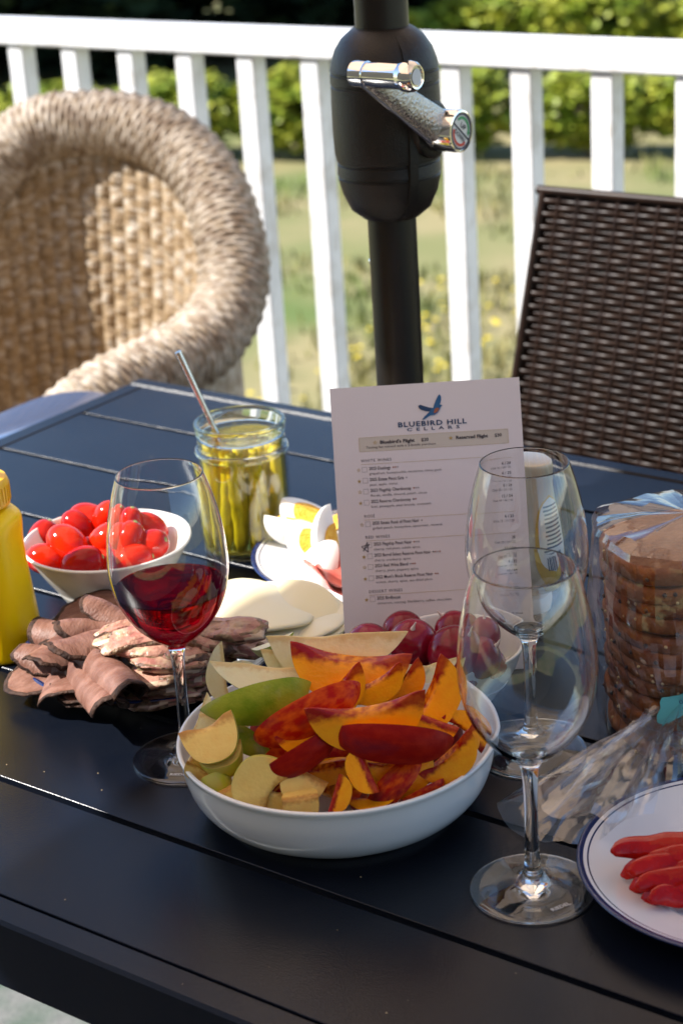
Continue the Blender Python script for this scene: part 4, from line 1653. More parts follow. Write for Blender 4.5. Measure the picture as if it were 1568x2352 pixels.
BG = 'roast beef slices on the plate'
bm2 = [M['beef'], M['bark']]
ARCH = [(-.1, .1, -78)]
WIDE = [(-.1, .1, -34)]
SOFT = [(-.1, -.008, 10), (-.008, .1, -22)]
FLAT = [(-.1, .1, -7)]
BEEF = [
    # px py z rz tx ty a b curve label
    (265, 1548, .020, 30, 2, 0, .042, .036, FLAT, 'bottom roast beef slice in the middle of the plate'),
    (110, 1540, .021, 20, 5, -7, .034, .026, FLAT, 'flat roast beef slice hanging over the left rim of the plate'),
    (236, 1584, .0185, 8, 9, 0, .033, .020, FLAT, 'lowest roast beef slice drooping over the front rim'),
    (220, 1573, .0230, -8, 9, 3, .034, .021, SOFT, 'roast beef slice at the front rim of the plate'),
    (170, 1548, .0290, -6, 7, -2, .040, .024, WIDE, 'wide roast beef slice at the lower left of the plate'),
    (165, 1518, .0320, 34, 4, 4, .026, .040, ARCH, 'roast beef slice under the two long rolls'),
    (112, 1498, .0330, 62, 4, 6, .021, .026, ARCH, 'small curled roast beef slice at the left end'),
    (175, 1448, .0330, 60, 4, 0, .026, .040, ARCH, 'roast beef slice at the back left below the rolls'),
    (235, 1405, .0330, 20, 9, -4, .040, .030, FLAT, 'roast beef slice leaning on the tomato bowl'),
    (150, 1478, .0390, 150, 2, -8, .027, .036, WIDE, 'roast beef slice folded back near the upper left'),
    (215, 1548, .0380, 22, -3, 2, .026, .050, ARCH, 'slim roast beef roll slanting to the front rim'),
    (232, 1505, .0470, 26, -4, 0, .031, .062, ARCH, 'longest roast beef roll on top of the left pile'),
    (228, 1455, .0500, 118, 3, 4, .030, .042, WIDE, 'roast beef slice draped over the top of the long roll'),
    (262, 1422, .0500, 100, 4, 4, .020, .044, ARCH, 'roast beef roll lying crosswise at the back'),
    (262, 1395, .0560, 68, 16, 10, .018, .026, ARCH, 'reddish roast beef curl at the back of the plate'),
    (310, 1432, .0420, 12, 6, 4, .036, .026, SOFT, 'pink roast beef slice behind the wine glass'),
]
for i, (x, y, z, rz, tx, ty, a, b_, cv_, lb) in enumerate(BEEF):
    place_sheet(sheet((rect if cv_ is ARCH else ell)(a, b_), .0022, cv_, seed=i * 3.7, edge_in=.93, rough=.12), 'roast_beef_slice', spot(x, y, z), rz, tx, ty, bm2, lb, 'beef slice', BG)

# chunky lamb slices
def slab(a, b_, th, seed, n=30):
    vs_, fs = [], []
    m = 9
    fm_ = []
    for j in range(m):
        f = j / (m - 1)
        zz = (f - .5) * th
        sq = 1 - .18 * abs(2 * f - 1) ** 3
        for i in range(n):
            t = 2 * math.pi * i / n
            cx, sx = math.cos(t), math.sin(t)
            r = (abs(cx) ** 3 + abs(sx) ** 3) ** (-1 / 3)
            d = 1 + .20 * mnoise.noise(V((cx * 1.6 + seed, sx * 1.6, f * 1.2))) + .10 * mnoise.noise(V((cx * 5, sx * 5 + seed, f * 4)))
            vs_.append(V((a * r * cx * sq * d, b_ * r * sx * sq * d, zz + .0026 * mnoise.noise(V((cx * 3, sx * 3, seed))) + .0012 * mnoise.noise(V((cx * 9, sx * 9, seed + f))))))
    for j in range(m - 1):
        for i in range(n):
            k = (i + 1) % n
            fs.append((j * n + i, j * n + k, (j + 1) * n + k, (j + 1) * n + i))
            nz = mnoise.noise(V((math.cos(i * 6.28 / n) * 2 + seed, math.sin(i * 6.28 / n) * 2, j * .3)))
            fm_.append(1 if nz > -.05 else (2 if nz < -.30 else 0))
    for (base, rev) in ((0, True), ((m - 1) * n, False)):
        prev = list(range(base, base + n))
        z0 = vs_[base].z
        for f in (.72, .4):
            cur = []
            for i in range(n):
                q = vs_[base + i]
                cur.append(len(vs_))
                vs_.append(V((q.x * f, q.y * f, q.z + (.0014 * mnoise.noise(V((q.x * 160, q.y * 160, seed + f)))) + (.0008 if not rev else -.0008))))
            for i in range(n):
                k = (i + 1) % n
                fs.append((prev[i], cur[i], cur[k], prev[k]) if rev else (prev[i], prev[k], cur[k], cur[i]))
                fm_.append(0)
            prev = cur
        fs.append(tuple(reversed(prev)) if rev else tuple(prev))
        fm_.append(0)
    b = MB()
    b.v, b.f, b.m = [tuple(q) for q in vs_], fs, fm_
    return b


LG = 'lamb slices on the plate'
lm3 = [M['lamb'], M['lamb_crust'], M['fat']]
LAMB = [
    (385, 1590, .016, 15, 5, 0, .030, .018, .0075, 'lowest lamb slice at the front right of the plate'),
    (380, 1566, .026, -5, 4, 5, .031, .018, .0075, 'second lamb slice up in the front stack'),
    (385, 1540, .036, 12, 2, -4, .030, .018, .0070, 'lamb slice in the middle of the front stack with a fat knob'),
    (390, 1515, .044, -10, 4, 4, .029, .017, .0070, 'lamb slice with pale fat band behind the glass stem'),
    (345, 1488, .050, -12, 12, 6, .034, .013, .0085, 'crusted lamb strip left of the glass stem'),
    (340, 1462, .056, 12, 16, -4, .036, .012, .0075, 'browned lamb strip just under the wine bowl'),
    (315, 1442, .056, 24, 18, 0, .030, .010, .0070, 'pale lamb strip lying over the beef rolls'),
    (445, 1490, .046, 32, 6, 6, .026, .018, .0080, 'lamb chunk right of the glass stem'),
    (470, 1460, .054, -16, 14, 8, .026, .014, .0090, 'ragged lamb piece beside the cheese'),
    (515, 1448, .058, -22, 20, -6, .036, .011, .0100, 'dark roasted lamb end pointing at the cheese'),
    (540, 1480, .042, -30, 10, 0, .024, .014, .0080, 'glistening lamb piece above the upright pear slice'),
    (465, 1535, .030, 10, 4, 0, .026, .020, .0080, 'lamb slice behind the upright pear slice'),
    (425, 1455, .048, 5, 10, 0, .024, .016, .0080, 'lamb piece behind the wine glass bottom'),
    (440, 1575, .018, -14, 3, 0, .026, .018, .0080, 'lamb slice at the right end of the bottom layer'),
]
for i, (x, y, z, rz, tx, ty, a, b_, th_, lb) in enumerate(LAMB):
    place_sheet(slab(a, b_, th_, i * 4.3), 'lamb_slice', spot(x, y, z), rz, tx, ty, lm3, lb, 'lamb slice', LG)

# provolone rounds
CG = 'provolone slices on the saucer'
CHE = [
    (640, 1428, .0320, 0, 3, 3, .050, [(-.1, .1, 3)], 'lowest provolone round under the pile'),
    (655, 1424, .0355, 30, 3, 4, .049, [(-.1, .1, 4)], 'provolone round second from the bottom'),
    (648, 1412, .0395, 60, 3, 4, .049, [(-.1, .1, -6)], 'provolone round in the middle of the pile'),
    (652, 1398, .0460, -25, 2, 8, .048, [(-.1, .1, -13)], 'arched provolone round second from the top'),
    (582, 1388, .0520, 20, 3, 5, .046, [(-.1, .1, -9)], 'top provolone round overlapping to the left'),
]
for i, (x, y, z, rz, tx, ty, r, cv_, lb) in enumerate(CHE):
    place_sheet(sheet(ell(r, r * .98), .0034, cv_, seed=i * 2.1, wob=.0006, rough=.012), 'provolone_slice', spot(x, y, z), rz, tx, ty, [M['cheese'], M['cheese']], lb, 'cheese slice', CG)

# ------------------------------------------------------------------ egg wedges and ham
def egg_prof(t):
    a = math.pi * t
    return (.0215 * math.sin(a) * (1 + .10 * math.cos(a)), -.0285 * math.cos(a))


def egg_pit(t):
    return .0006


EGGW = wedge_mesh(egg_prof, math.radians(60), egg_pit, m=13)[0].build('egg', M['egg_white'], None, sharp=40)
egg_me = EGGW.data
bpy.data.objects.remove(EGGW)


def yolk_prof(t):
    a = math.pi * t
    return (.0132 * math.sin(a) + .0002, -.0142 * math.cos(a) - .002)


y_ = wedge_mesh(yolk_prof, math.radians(62.5), egg_pit, m=9)[0]
y_.v = [tuple(V(q) + V((-.0012, 0, 0))) for q in y_.v]
yo = y_.build('yolk', M['yolk'], None, sharp=40)
yolk_me = yo.data
bpy.data.objects.remove(yo)
EG = 'boiled egg wedges on the plate'
EGGS = [(668, 1222, .030, -10, 60, 20, 'left egg wedge with yolk catching the sun'), (712, 1198, .036, -25, 140, 10, 'egg wedge at the back with crumbled yolk'),
        (742, 1240, .034, 100, -110, 0, 'upright egg wedge beside the menu edge'), (722, 1262, .026, -40, 150, 10, 'egg wedge in the middle of the plate well'),
        (725, 1312, .020, 70, -30, 0, 'white egg tip nearest the ham'), (775, 1215, .030, 20, 120, 0, 'egg wedge half hidden behind the menu')]
for (x, y, z, al, rh, ti, lb) in EGGS:
    p = spot(x, y, z)
    a, tl, r = math.radians(al), math.radians(ti), math.radians(rh)
    ax = ((CAM_X * math.cos(a) + CAM_Y * math.sin(a)) * math.cos(tl) + CAM_B * math.sin(tl)).normalized()
    Bp = (CAM_B - ax * CAM_B.dot(ax)).normalized()
    out = Bp * math.cos(r) + ax.cross(Bp) * math.sin(r)
    Y = ax.cross(out)
    o = link(bpy.data.objects.new('egg_wedge', egg_me))
    R = .012
    o.matrix_world = Matrix(((out.x, Y.x, ax.x, p.x - out.x * R), (out.y, Y.y, ax.y, p.y - out.y * R), (out.z, Y.z, ax.z, p.z - out.z * R), (0, 0, 0, 1)))
    link(bpy.data.objects.new('yolk', yolk_me), o)
    tag(o, lb, 'egg wedge', EG)
place_sheet(sheet(ell(.034, .022), .0016, [(-.1, .1, 40)], seed=5, wob=.003), 'ham_slice', spot(768, 1318, .022), 35, 12, 0, [M['ham'], M['ham']], 'folded cured ham slice beside the egg wedges, upper one', 'ham slice', 'ham slices on the egg plate')
place_sheet(sheet(ell(.030, .020), .0016, [(-.1, .1, 60)], seed=8, wob=.003), 'ham_slice', spot(782, 1340, .016), 20, 6, 0, [M['ham'], M['ham']], 'cured ham slice lying in the plate well, lower one', 'ham slice', 'ham slices on the egg plate')

# ------------------------------------------------------------------ red pepper strips on the right plate
PGp = 'roasted pepper strips on the right plate'
PEP = [(1550, 1962, .026, 178, 240, 0, 'topmost pepper strip, its pale inside turned up'), (1578, 1990, .022, 3, 240, 1, 'second pepper strip from the top of the fan'),
       (1588, 2007, .020, -3, 240, 1, 'third pepper strip from the top of the fan'), (1594, 2024, .018, 2, 235, 1, 'fourth pepper strip from the top of the fan'),
       (1600, 2040, .016, -2, 230, 1, 'fifth pepper strip from the top of the fan'), (1608, 2057, .014, 3, 220, 1, 'sixth pepper strip from the top of the fan'),
       (1618, 2074, .011, -4, 210, 1, 'lowest pepper strip at the plate edge of the fan'), (1492, 2004, .012, -58, 80, 1, 'short pepper strip at the left of the fan')]
for i, (x, y, z, al, ln_, pl, lb) in enumerate(PEP):
    p = spot(x, y, z)
    depth = (p - cam_loc).dot(FW)
    L2 = ln_ * depth / CF * 1.25
    b = MB()
    vs_, fs, fm_ = [], [], []
    n, m = 26, 14
    for j in range(n + 1):
        f = j / n
        s = (f - .5)
        wid = .0026 * (1 - abs(2 * s) ** 5) ** .5 + .0006
        cx = L2 * s
        arch = .006 * (1 - (2 * s) ** 2) + .0016 * mnoise.noise(V((f * 5, i * 3, 0)))
        for k in range(m):
            a = 2 * math.pi * k / m
            ry, rz_ = wid * (1 + .16 * mnoise.noise(V((f * 5, i * 2.7, math.cos(a))))), .0066 * (1 - abs(2 * s) ** 4) ** .5 + .0008
            yy, zz = ry * math.cos(a), rz_ * math.sin(a)
            yy += .0016 * math.sin(f * 7 + i * 2)
            vs_.append(V((cx, yy + .01 * (2 * s) ** 2 * (1 if i % 2 else -1), arch + zz)))
    for j in range(n):
        for k in range(m):
            k2 = (k + 1) % m
            fs.append((j * m + k, j * m + k2, (j + 1) * m + k2, (j + 1) * m + k))
            fm_.append(1 if 2 <= k <= (4 if pl else 5) else 0)
    fs += [tuple(range(m - 1, -1, -1)), tuple(range(n * m, n * m + m))]
    fm_ += [0, 0]
    b.v, b.f, b.m = [tuple(q) for q in vs_], fs, fm_
    o = b.build('pepper_strip', None, None, mats=[M['pepper'], M['pepper_in']], sharp=None)
    o.location = p
    o.rotation_euler = (math.radians(-46), 0, math.radians((al if al < 90 else al - 180) - 3))
    tag(o, lb, 'pepper strip', PGp)

# ------------------------------------------------------------------ jar of pickled asparagus
JC = V((-.0815, 1.532, TZ))
jar = MB().lathe(smooth_prof([(0, .0025), (.028, .0022), (.032, .0004), (.0350, .0012), (.0375, .006), (.0385, .016), (.0390, .05), (.0390, .078), (.0385, .0835), (.0396, .0860), (.0398, .0885), (.0375, .0905), (.0368, .0935), (.0378, .0955), (.0372, .0975), (.0366, .1010), (.0370, .1050)], 3)
                 + smooth_prof([(.0382, .1062), (.0387, .1085), (.0382, .1105), (.0368, .1110), (.0360, .1100), (.0352, .1000), (.0352, .0910), (.0370, .0840), (.0372, .02), (.0355, .0065), (.030, .0045), (0, .0042)], 3), 80).build('glass_jar', M['jar_glass'], None, sharp=None)
jar.location = JC
jar.scale = (1, 1, 1.06)
tag(jar, 'open glass jar of yellow green pickled asparagus', 'jar')
MB().lathe(smooth_prof([(.0370, .0985), (.0378, .1000), (.0388, .1065), (.0392, .1088), (.0386, .1108), (.0370, .1113), (.0358, .1104), (.0352, .1075), (.0352, .1010), (.0362, .0985), (.0370, .0985)], 3), 80).build('lip', M['glass'], jar, sharp=None)
MB().lathe(smooth_prof([(.0372, .0838), (.0392, .0848), (.0402, .0872), (.0392, .0896), (.0372, .0902), (.0372, .0838)], 3), 80).build('shoulder_ring', M['glass'], jar, sharp=None)
br = MB().lathe([(0, .0046), (.030, .0049), (.0350, .0070), (.0366, .02), (.0366, .0815), (.0348, .0900), (.0345, .0960), (0, .0962)], 64).build('brine', M['brine'], jar, sharp=30)
ar = random.Random(21)
spear_pos = []
for i in range(20):
    a = 2 * math.pi * i / 14 if i < 14 else 2 * math.pi * (i - 14) / 6 + .3
    r = .0300 if i < 14 else .0150
    spear_pos.append((r * math.cos(a), r * math.sin(a), a, r))
spear_pos.sort(key=lambda q: q[0])
for i, (x, y, a, r) in enumerate(spear_pos):
    sw = ar.uniform(-.32, .32)
    rt = min(.0302, r * ar.uniform(.9, 1.05))
    p0 = V((x, y, .0085))
    p1 = V((rt * math.cos(a + sw), rt * math.sin(a + sw), ar.uniform(.084, .093)))
    pts_ = curve_pts([p0, p0.lerp(p1, .35) + V((ar.uniform(-.001, .001), ar.uniform(-.001, .001), 0)), p0.lerp(p1, .7), p1], 12)
    rad = [.0054 * ar.uniform(.85, 1.1) * (1 - .10 * k / 11) + .0003 * ar.uniform(-1, 1) for k in range(12)]
    rad[0] *= .55
    b = MB().tube(pts_, rad, 10)
    for k in range(2, 11, 2):           # bud scales
        q = pts_[k]
        aa = ar.uniform(0, 6.28)
        d = V((math.cos(aa), math.sin(aa), 0)) * .0040
        s_d = V((-math.sin(aa), math.cos(aa), 0)) * .0028
        b.add([q + d - s_d, q + d + s_d, q + d * 1.18 + V((0, 0, -.007))], [(0, 1, 2)])
    o = b.build('asparagus_spear', M['asparagus'], None, sharp=None)
    o.location = JC
    o.scale = (1, 1, 1.06)
    tag(o, 'pickled asparagus spear in the jar, %s from the left' % ORD[i], 'asparagus', 'asparagus spears in the jar')
# fork handle standing in the jar
p0, p1 = spot(409, 808, .180), JC + V((.006, .004, .030))
fk = empty('cocktail_fork', p1)
tag(fk, 'thin steel fork handle sticking out of the asparagus jar', 'fork')
MB().tube([V((0, 0, 0)), (p0 - p1) * .5, p0 - p1], [.0020, .0024, .0030], 12).build('handle', M['steel'], fk)
dd = (p0 - p1).normalized()
for sx in (-.0028, 0, .0028):
    MB().tube([V((0, 0, 0)), V((sx, 0, 0)) - dd * .004, V((sx, 0, 0)) - dd * .020], [.0014, .0010, .0006], 8).build('tine', M['steel'], fk)

# ------------------------------------------------------------------ squeeze bottles
def squircle_lathe(prof, n=64, ex=3.0, flat_=1.0):
    vs_, fs = [], []
    for (r, z, e) in prof:
        for k in range(n):
            a = 2 * math.pi * k / n
            c, s = math.cos(a), math.sin(a)
            q = (abs(c) ** e + abs(s) ** e) ** (-1 / e)
            vs_.append(V((r * q * c, r * q * s * flat_, z)))
    for j in range(len(prof) - 1):
        for k in range(n):
            k2 = (k + 1) % n
            fs.append((j * n + k, j * n + k2, (j + 1) * n + k2, (j + 1) * n + k))
    fs.append(tuple(range(n - 1, -1, -1)))
    fs.append(tuple(range((len(prof) - 1) * n, len(prof) * n)))
    return MB().add(vs_, fs)


mu_ = empty('mustard_bottle', V((-.2755, 1.358, TZ)), (0, 0, math.radians(-20)))
tag(mu_, 'yellow mustard squeeze bottle at the left edge', 'bottle')
pp = curve_pts([(.0275, .0000, 0), (.0305, .0015, 0), (.0315, .006, 0), (.0300, .030, 0), (.0282, .055, 0), (.0268, .075, 0), (.0268, .092, 0), (.0275, .104, 0), (.0268, .112, 0), (.0225, .1185, 0), (.0175, .1205, 0), (.0172, .124, 0)], 45)
squircle_lathe([(q.x, q.y, 3.4 if q.y < .108 else 3.4 - 1.4 * min(1, (q.y - .108) / .012)) for q in pp], 64).build('bottle_body', M['mustard'], mu_, sharp=50)
b = MB().lathe([(0, .122), (.0240, .122), (.0246, .124), (.0246, .140), (.0230, .1435), (.0140, .1455), (.0085, .1462), (.0070, .150), (.0042, .176), (.0030, .180), (0, .180)], 64)
b.build('cap', M['mustard_cap'], mu_, sharp=30)
rb = MB()
for k in range(40):
    a = 2 * math.pi * k / 40
    rb.box((.0247 * math.cos(a), .0247 * math.sin(a), .1315), .0010, .0012, .013, ax=(V((math.cos(a), math.sin(a), 0)), V((-math.sin(a), math.cos(a), 0)), ZZ))
rb.build('cap_ridges', M['mustard_cap'], mu_, smooth=False)

ma_ = empty('mayonnaise_bottle', V((.1395, 1.348, TZ)), (0, 0, math.radians(-35)))
tag(ma_, 'upside down squeeze bottle of mayonnaise behind the menu', 'bottle')
MB().lathe([(0, 0), (.0225, 0), (.0232, .002), (.0230, .020), (.0215, .024), (.0180, .026), (0, .026)], 56).build('cap', M['white_label'], ma_, sharp=30)
pp = curve_pts([(.0170, .0262, 0), (.0255, .0300, 0), (.0315, .040, 0), (.0318, .055, 0), (.0290, .080, 0), (.0250, .105, 0), (.0235, .122, 0), (.0240, .132, 0), (.0232, .1355, 0), (.0205, .1362, 0)], 40)
body = squircle_lathe([(q.x, q.y, 2.3) for q in pp], 64, flat_=.78)
body.build('bottle_body', M['mayo'], ma_, sharp=50)
# label on the side facing right of the camera
def label_patch(x0, x1, z0, z1, name, mtl, grow, n=14, shape=None):
    vs_, fs = [], []
    for j in range(n + 1):
        z = z0 + (z1 - z0) * j / n
        r = np.interp(z, [q.y for q in pp], [q.x for q in pp]) + grow
        f = 2 * j / n - 1
        half = math.sqrt(max(0, 1 - abs(f) ** 2.6)) if shape == 'oval' else 1
        for k in range(n + 1):
            a = math.radians((x0 + x1) / 2 + (x1 - x0) / 2 * half * (2 * k / n - 1))
            c, s = math.cos(a), math.sin(a)
            q = (abs(c) ** 2.3 + abs(s) ** 2.3) ** (-1 / 2.3)
            vs_.append(V((r * q * c, r * q * s * .78, z)))
    for j in range(n):
        for k in range(n):
            fs.append((j * (n + 1) + k, j * (n + 1) + k + 1, (j + 1) * (n + 1) + k + 1, (j + 1) * (n + 1) + k))
    return mesh_obj(name, vs_, fs, mtl, ma_)


label_patch(-52, 28, .032, .112, 'label', M['yellow_label'], .0004, shape='oval')
label_patch(-46, 22, .050, .110, 'label_panel', M['white_label'], .0007, shape='oval')
for i in range(11):
    label_patch(-34 + (i % 3), 12 - (i % 2) * 4, .0700 + i * .0032, .0714 + i * .0032, 'print_line', M['navy_ink'], .0010, n=4)
for i in range(7):
    label_patch(-30 + i * 4.5, -28 + i * 4.5 + (i % 2), .052, .066, 'barcode_bar', M['navy_ink'], .0010, n=3)

# ------------------------------------------------------------------ menu card
MB0 = V((-.0035, 1.2620, TZ + .0006))
MW, MH = .1400, .2160
mX = V((1, -.004, 0)).normalized()
lean = math.radians(21.5)
mY = V((0.003, math.sin(lean), math.cos(lean))).normalized()
mX = (mX - mY * mX.dot(mY)).normalized()
mN = mX.cross(mY)                              # towards the camera
if mN.y > 0:
    mN = -mN
menu = MB().box(mX * MW / 2 + mY * MH / 2, MW, MH, .0007, ax=(mX, mY, mX.cross(mY))).build('menu_card', M['paper'], None, smooth=False)
menu.location = MB0
tag(menu, 'printed wine menu card standing in front of the umbrella pole', 'menu')
FH = .0008 if mX.cross(mY).dot(mN) > 0 else -.0008


def mpt(u, v):
    return mX * (u * MW) + mY * ((1 - v) * MH)


def mtext(s, u, v, cap, mtl, width=None, **kw):
    return text_obj(s, cap * 1.42, mtl, menu, mpt(u, v), mX, mY, FH, width=width * MW if width else None, **kw)


def mquad(name, u0, u1, v0, v1, mtl, h=1.0):
    vs_ = [mpt(u0, v1), mpt(u1, v1), mpt(u1, v0), mpt(u0, v0)]
    return mesh_obj(name, [q + mX.cross(mY) * (FH * h) for q in vs_], [(0, 1, 2, 3)], mtl, menu, smooth=False)


def mpoly(name, pts2, mtl, h=1.0, faces=None):
    vs_ = [mpt(a, b_) + mX.cross(mY) * (FH * h) for a, b_ in pts2]
    return mesh_obj(name, vs_, faces or [tuple(range(len(vs_)))], mtl, menu, smooth=False)


def star(u, v, r, filled=True, mtl='gold_ink'):
    def ringp(k):
        out = []
        for i in range(10):
            rr = (r if i % 2 == 0 else r * .42) * k
            a = math.pi / 2 + i * math.pi / 5
            out.append((u + rr * math.cos(a) / MW, v - rr * math.sin(a) / MH))
        return out
    o_ = ringp(1)
    if filled:
        mpoly('star', o_ + [(u, v)], M[mtl], faces=[(10, i, (i + 1) % 10) for i in range(10)])
    else:
        mpoly('star', o_ + ringp(.62), M[mtl], faces=[(i, (i + 1) % 10, 10 + (i + 1) % 10, 10 + i) for i in range(10)])


def dots(u, v, cols):
    for i, cc in enumerate(cols):
        mpoly('rating_dot', [(u + i * .0115 + .0042 * math.cos(k * .785), v - .0042 * math.sin(k * .785) * MW / MH) for k in range(8)], M[cc])


# bird emblem
def bird(pts_, mtl, h, name):
    mpoly(name, [(.525 + (a - 785) / 1279, .085 + (b_ - 335) / 1950) for a, b_ in pts_], M[mtl], h)


bird([(800, 350), (808, 320), (822, 290), (838, 262), (850, 250), (860, 268), (858, 290), (850, 312), (838, 330), (828, 345), (812, 358)], 'blue_ink', 1.0, 'emblem_wing')
bird([(806, 366), (780, 362), (750, 358), (722, 348), (706, 336), (702, 322), (714, 312), (740, 322), (772, 334), (800, 340)], 'navy_ink', 1.0, 'emblem_wing')
bird([(796, 340), (815, 336), (832, 326), (846, 318), (856, 322), (866, 328), (854, 334), (846, 350), (830, 372), (808, 386), (786, 388), (772, 392), (735, 414), (722, 412), (745, 390), (770, 368)], 'blue_ink', 1.15, 'emblem_body')
bird([(812, 346), (832, 338), (842, 346), (832, 362), (812, 376), (802, 372)], 'orange_ink', 1.3, 'emblem_breast')
mtext('BLUEBIRD HILL', .348, .146, .0036, M['navy_ink'], .362, bold=.00012, spacing=1.15)
mtext('CELLARS', .393, .1615, .0023, M['navy_ink'], .278, bold=.00005, spacing=1.9)
mquad('price_panel', .137, .924, .174, .223, M['gold_panel'], .5)
for (a, b_, c, d) in ((.137, .924, .174, .1747), (.137, .924, .2223, .223), (.137, .1384, .174, .223), (.9226, .924, .174, .223)):
    mquad('panel_rule', a, b_, c, d, M['gold_ink'])
star(.222, .1935, .0017, False)
mtext("Bluebird's Flight", .248, .1985, .0024, M['ink'], .182, bold=.0001)
mtext('$20', .465, .1985, .0024, M['ink'], .038, bold=.00005)
mtext('Tasting fee waived with a 2-bottle purchase', .172, .2125, .0017, M['ink'], .369)
star(.621, .1935, .0017, True)
mtext('Reserved Flight', .649, .1985, .0024, M['ink'], .168, bold=.0001)
mtext('$30', .852, .1985, .0024, M['ink'], .038, bold=.00005)
for (s, w_, v0) in (('WHITE WINES', .16, .258), ('ROS\u00c9', .055, .448), ('RED WINES', .127, .520), ('DESSERT WINES', .176, .706)):
    mtext(s, .141, v0, .0021, M['ink_soft'], w_, spacing=1.2)
    mquad('rule', .141, .93, v0 + .0075, v0 + .0084, M['gold_ink'])
ITEMS = [('2023 Duology', .114, 'grapefruit, honeysuckle, nectarine, citrus peel.', .382, .286, 0, ('orange_ink', 'orange_ink', 'grey_ink'), '6 / 28', 'Club 26 / 24 / 22'),
         ('2025 Estate Pinot Gris', .18, 'pear, apple, citrus.', .148, .324, 1, ('grey_ink',), '6 / 25', 'Club 23 / 21 / 20'),
         ('2023 Flagship Chardonnay', .216, 'florals, vanilla, almond, peach, citrus.', .30, .361, 0, ('orange_ink', 'grey_ink', 'grey_ink'), '6 / 28', 'Club 25 / 24 / 22'),
         ('2022 Reserve Chardonnay', .21, 'kiwi, pineapple, pear brandy, croissant.', .318, .399, 1, ('ink', 'orange_ink'), '12 / 54', 'Club 49 / 46 / 43'),
         ('2025 Estate Ros\u00e9 of Pinot Noir', .247, 'grilled peach, honeydew, spearmint, mineral.', .37, .473, 0, ('grey_ink',), '6 / 25', 'Club 23 / 21 / 20'),
         ('2023 Flagship Pinot Noir', .20, 'cherry, red plum, subtle spice.', .245, .545, 2, ('orange_ink', 'grey_ink', 'grey_ink'), '28', 'Club 25 / 24 / 22'),
         ('2023 Barrel Select Reserve Pinot Noir', .297, 'cherry, cranberry, spice.', .193, .583, 1, ('ink', 'orange_ink', 'grey_ink', 'orange_ink'), '12 / 54', 'Club 49 / 46 / 43'),
         ('2023 Red Wine Blend', .174, 'cherry, plum, peppery spice.', .23, .619, 0, ('grey_ink', 'orange_ink', 'orange_ink'), '9 / 32', 'Club 29 / 27 / 26'),
         ("2022 Mom's Block Reserve Pinot Noir", .302, 'violets, cherry, spice, sun-dried plum.', .30, .658, 1, ('orange_ink', 'orange_ink'), '12 / 54', 'Club 49 / 46 / 43'),
         ('2025 Birdhouse', .123, 'cinnamon, nutmeg, blackberry, toffee, chocolate.', .396, .730, 1, (), '6 / 32', 'Club 29 / 27 / 26')]
for (nm, w1, ds, w2, v0, st_, dd_, pr, cl) in ITEMS:
    mtext(nm, .181, v0, .0023, M['ink'], w1, bold=.00003)
    mtext(ds, .181, v0 + .0163, .0017, M['ink_soft'], w2)
    if dd_:
        dots(.181 + w1 + .014, v0 - .005, dd_)
    if st_ < 2:
        star(.126, v0 - .001, .0016, bool(st_))
    a, b_, c, d = .144, .171, v0 - .011, v0 + .0065
    for q in ((a, b_, c, c + .0009), (a, b_, d - .0009, d), (a, a + .0013, c, d), (b_ - .0013, b_, c, d)):
        mquad('check_box', *q, M['grey_ink'])
    wp_ = .0135 * len(pr) * .62
    mtext(pr, .925 - wp_, v0 + .003, .0022, M['ink'], wp_, bold=.00004)
    mtext(cl, .925 - .115, v0 + .0178, .0017, M['ink_soft'], .115)
# hand drawn star beside the flagship pinot noir
hp = [(.125, .562), (.147, .532), (.150, .566), (.116, .546), (.160, .540), (.128, .556)]
for a, b_ in zip(hp[:-1], hp[1:]):
    p0, p1 = mpt(*a), mpt(*b_)
    d = (p1 - p0).normalized()
    nn = mX.cross(mY).cross(d) * .00022
    zo = mX.cross(mY) * FH * 1.2
    mesh_obj('pen_stroke', [p0 - nn + zo, p1 - nn + zo, p1 + nn + zo, p0 + nn + zo], [(0, 1, 2, 3)], M['ink'], menu, smooth=False)
mtext('ll case', .868, .842, .0022, M['ink'], .07, bold=.0001)
mquad('rule', .80, .93, .872, .8728, M['grey_ink'])

# ------------------------------------------------------------------ bagged loaf
LC = V((.2330, 1.1560, TZ))
LR = math.radians(12)
loaf_meshes = []
lr = random.Random(5)


def slice_mesh(seed):
    vs_, fs = [], []
    n = 64
    hs_ = [-.5, -.46, -.30, .30, .46, .5]
    for h in hs_:
        ins = {.5: .925, .46: .97}.get(abs(h), 1.0)
        for k in range(n):
            a = 2 * math.pi * k / n
            c, s = math.cos(a), math.sin(a)
            q = (abs(c) ** 2.9 + abs(s) ** 2.9) ** (-1 / 2.9)
            d = ins * (1 + .02 * mnoise.noise(V((c * 2 + seed, s * 2, 0))) + .012 * mnoise.noise(V((c * 9, s * 9, seed + h))))
            vs_.append(V((.0560 * q * c * d, .0540 * q * s * d, h * .0112 + .0008 * mnoise.noise(V((c * 3, s * 3, seed))))))
    m = len(hs_)
    fm_ = []
    for j in range(m - 1):
        for k in range(n):
            k2 = (k + 1) % n
            fs.append((j * n + k, j * n + k2, (j + 1) * n + k2, (j + 1) * n + k))
            fm_.append(0)
    fs += [tuple(range(n - 1, -1, -1)), tuple(range((m - 1) * n, m * n))]
    fm_ += [1, 1]
    b = MB()
    b.v, b.f, b.m = [tuple(q) for q in vs_], fs, fm_
    return b.build('bread_slice', None, None, mats=[M['crust'], M['bread']], sharp=50)


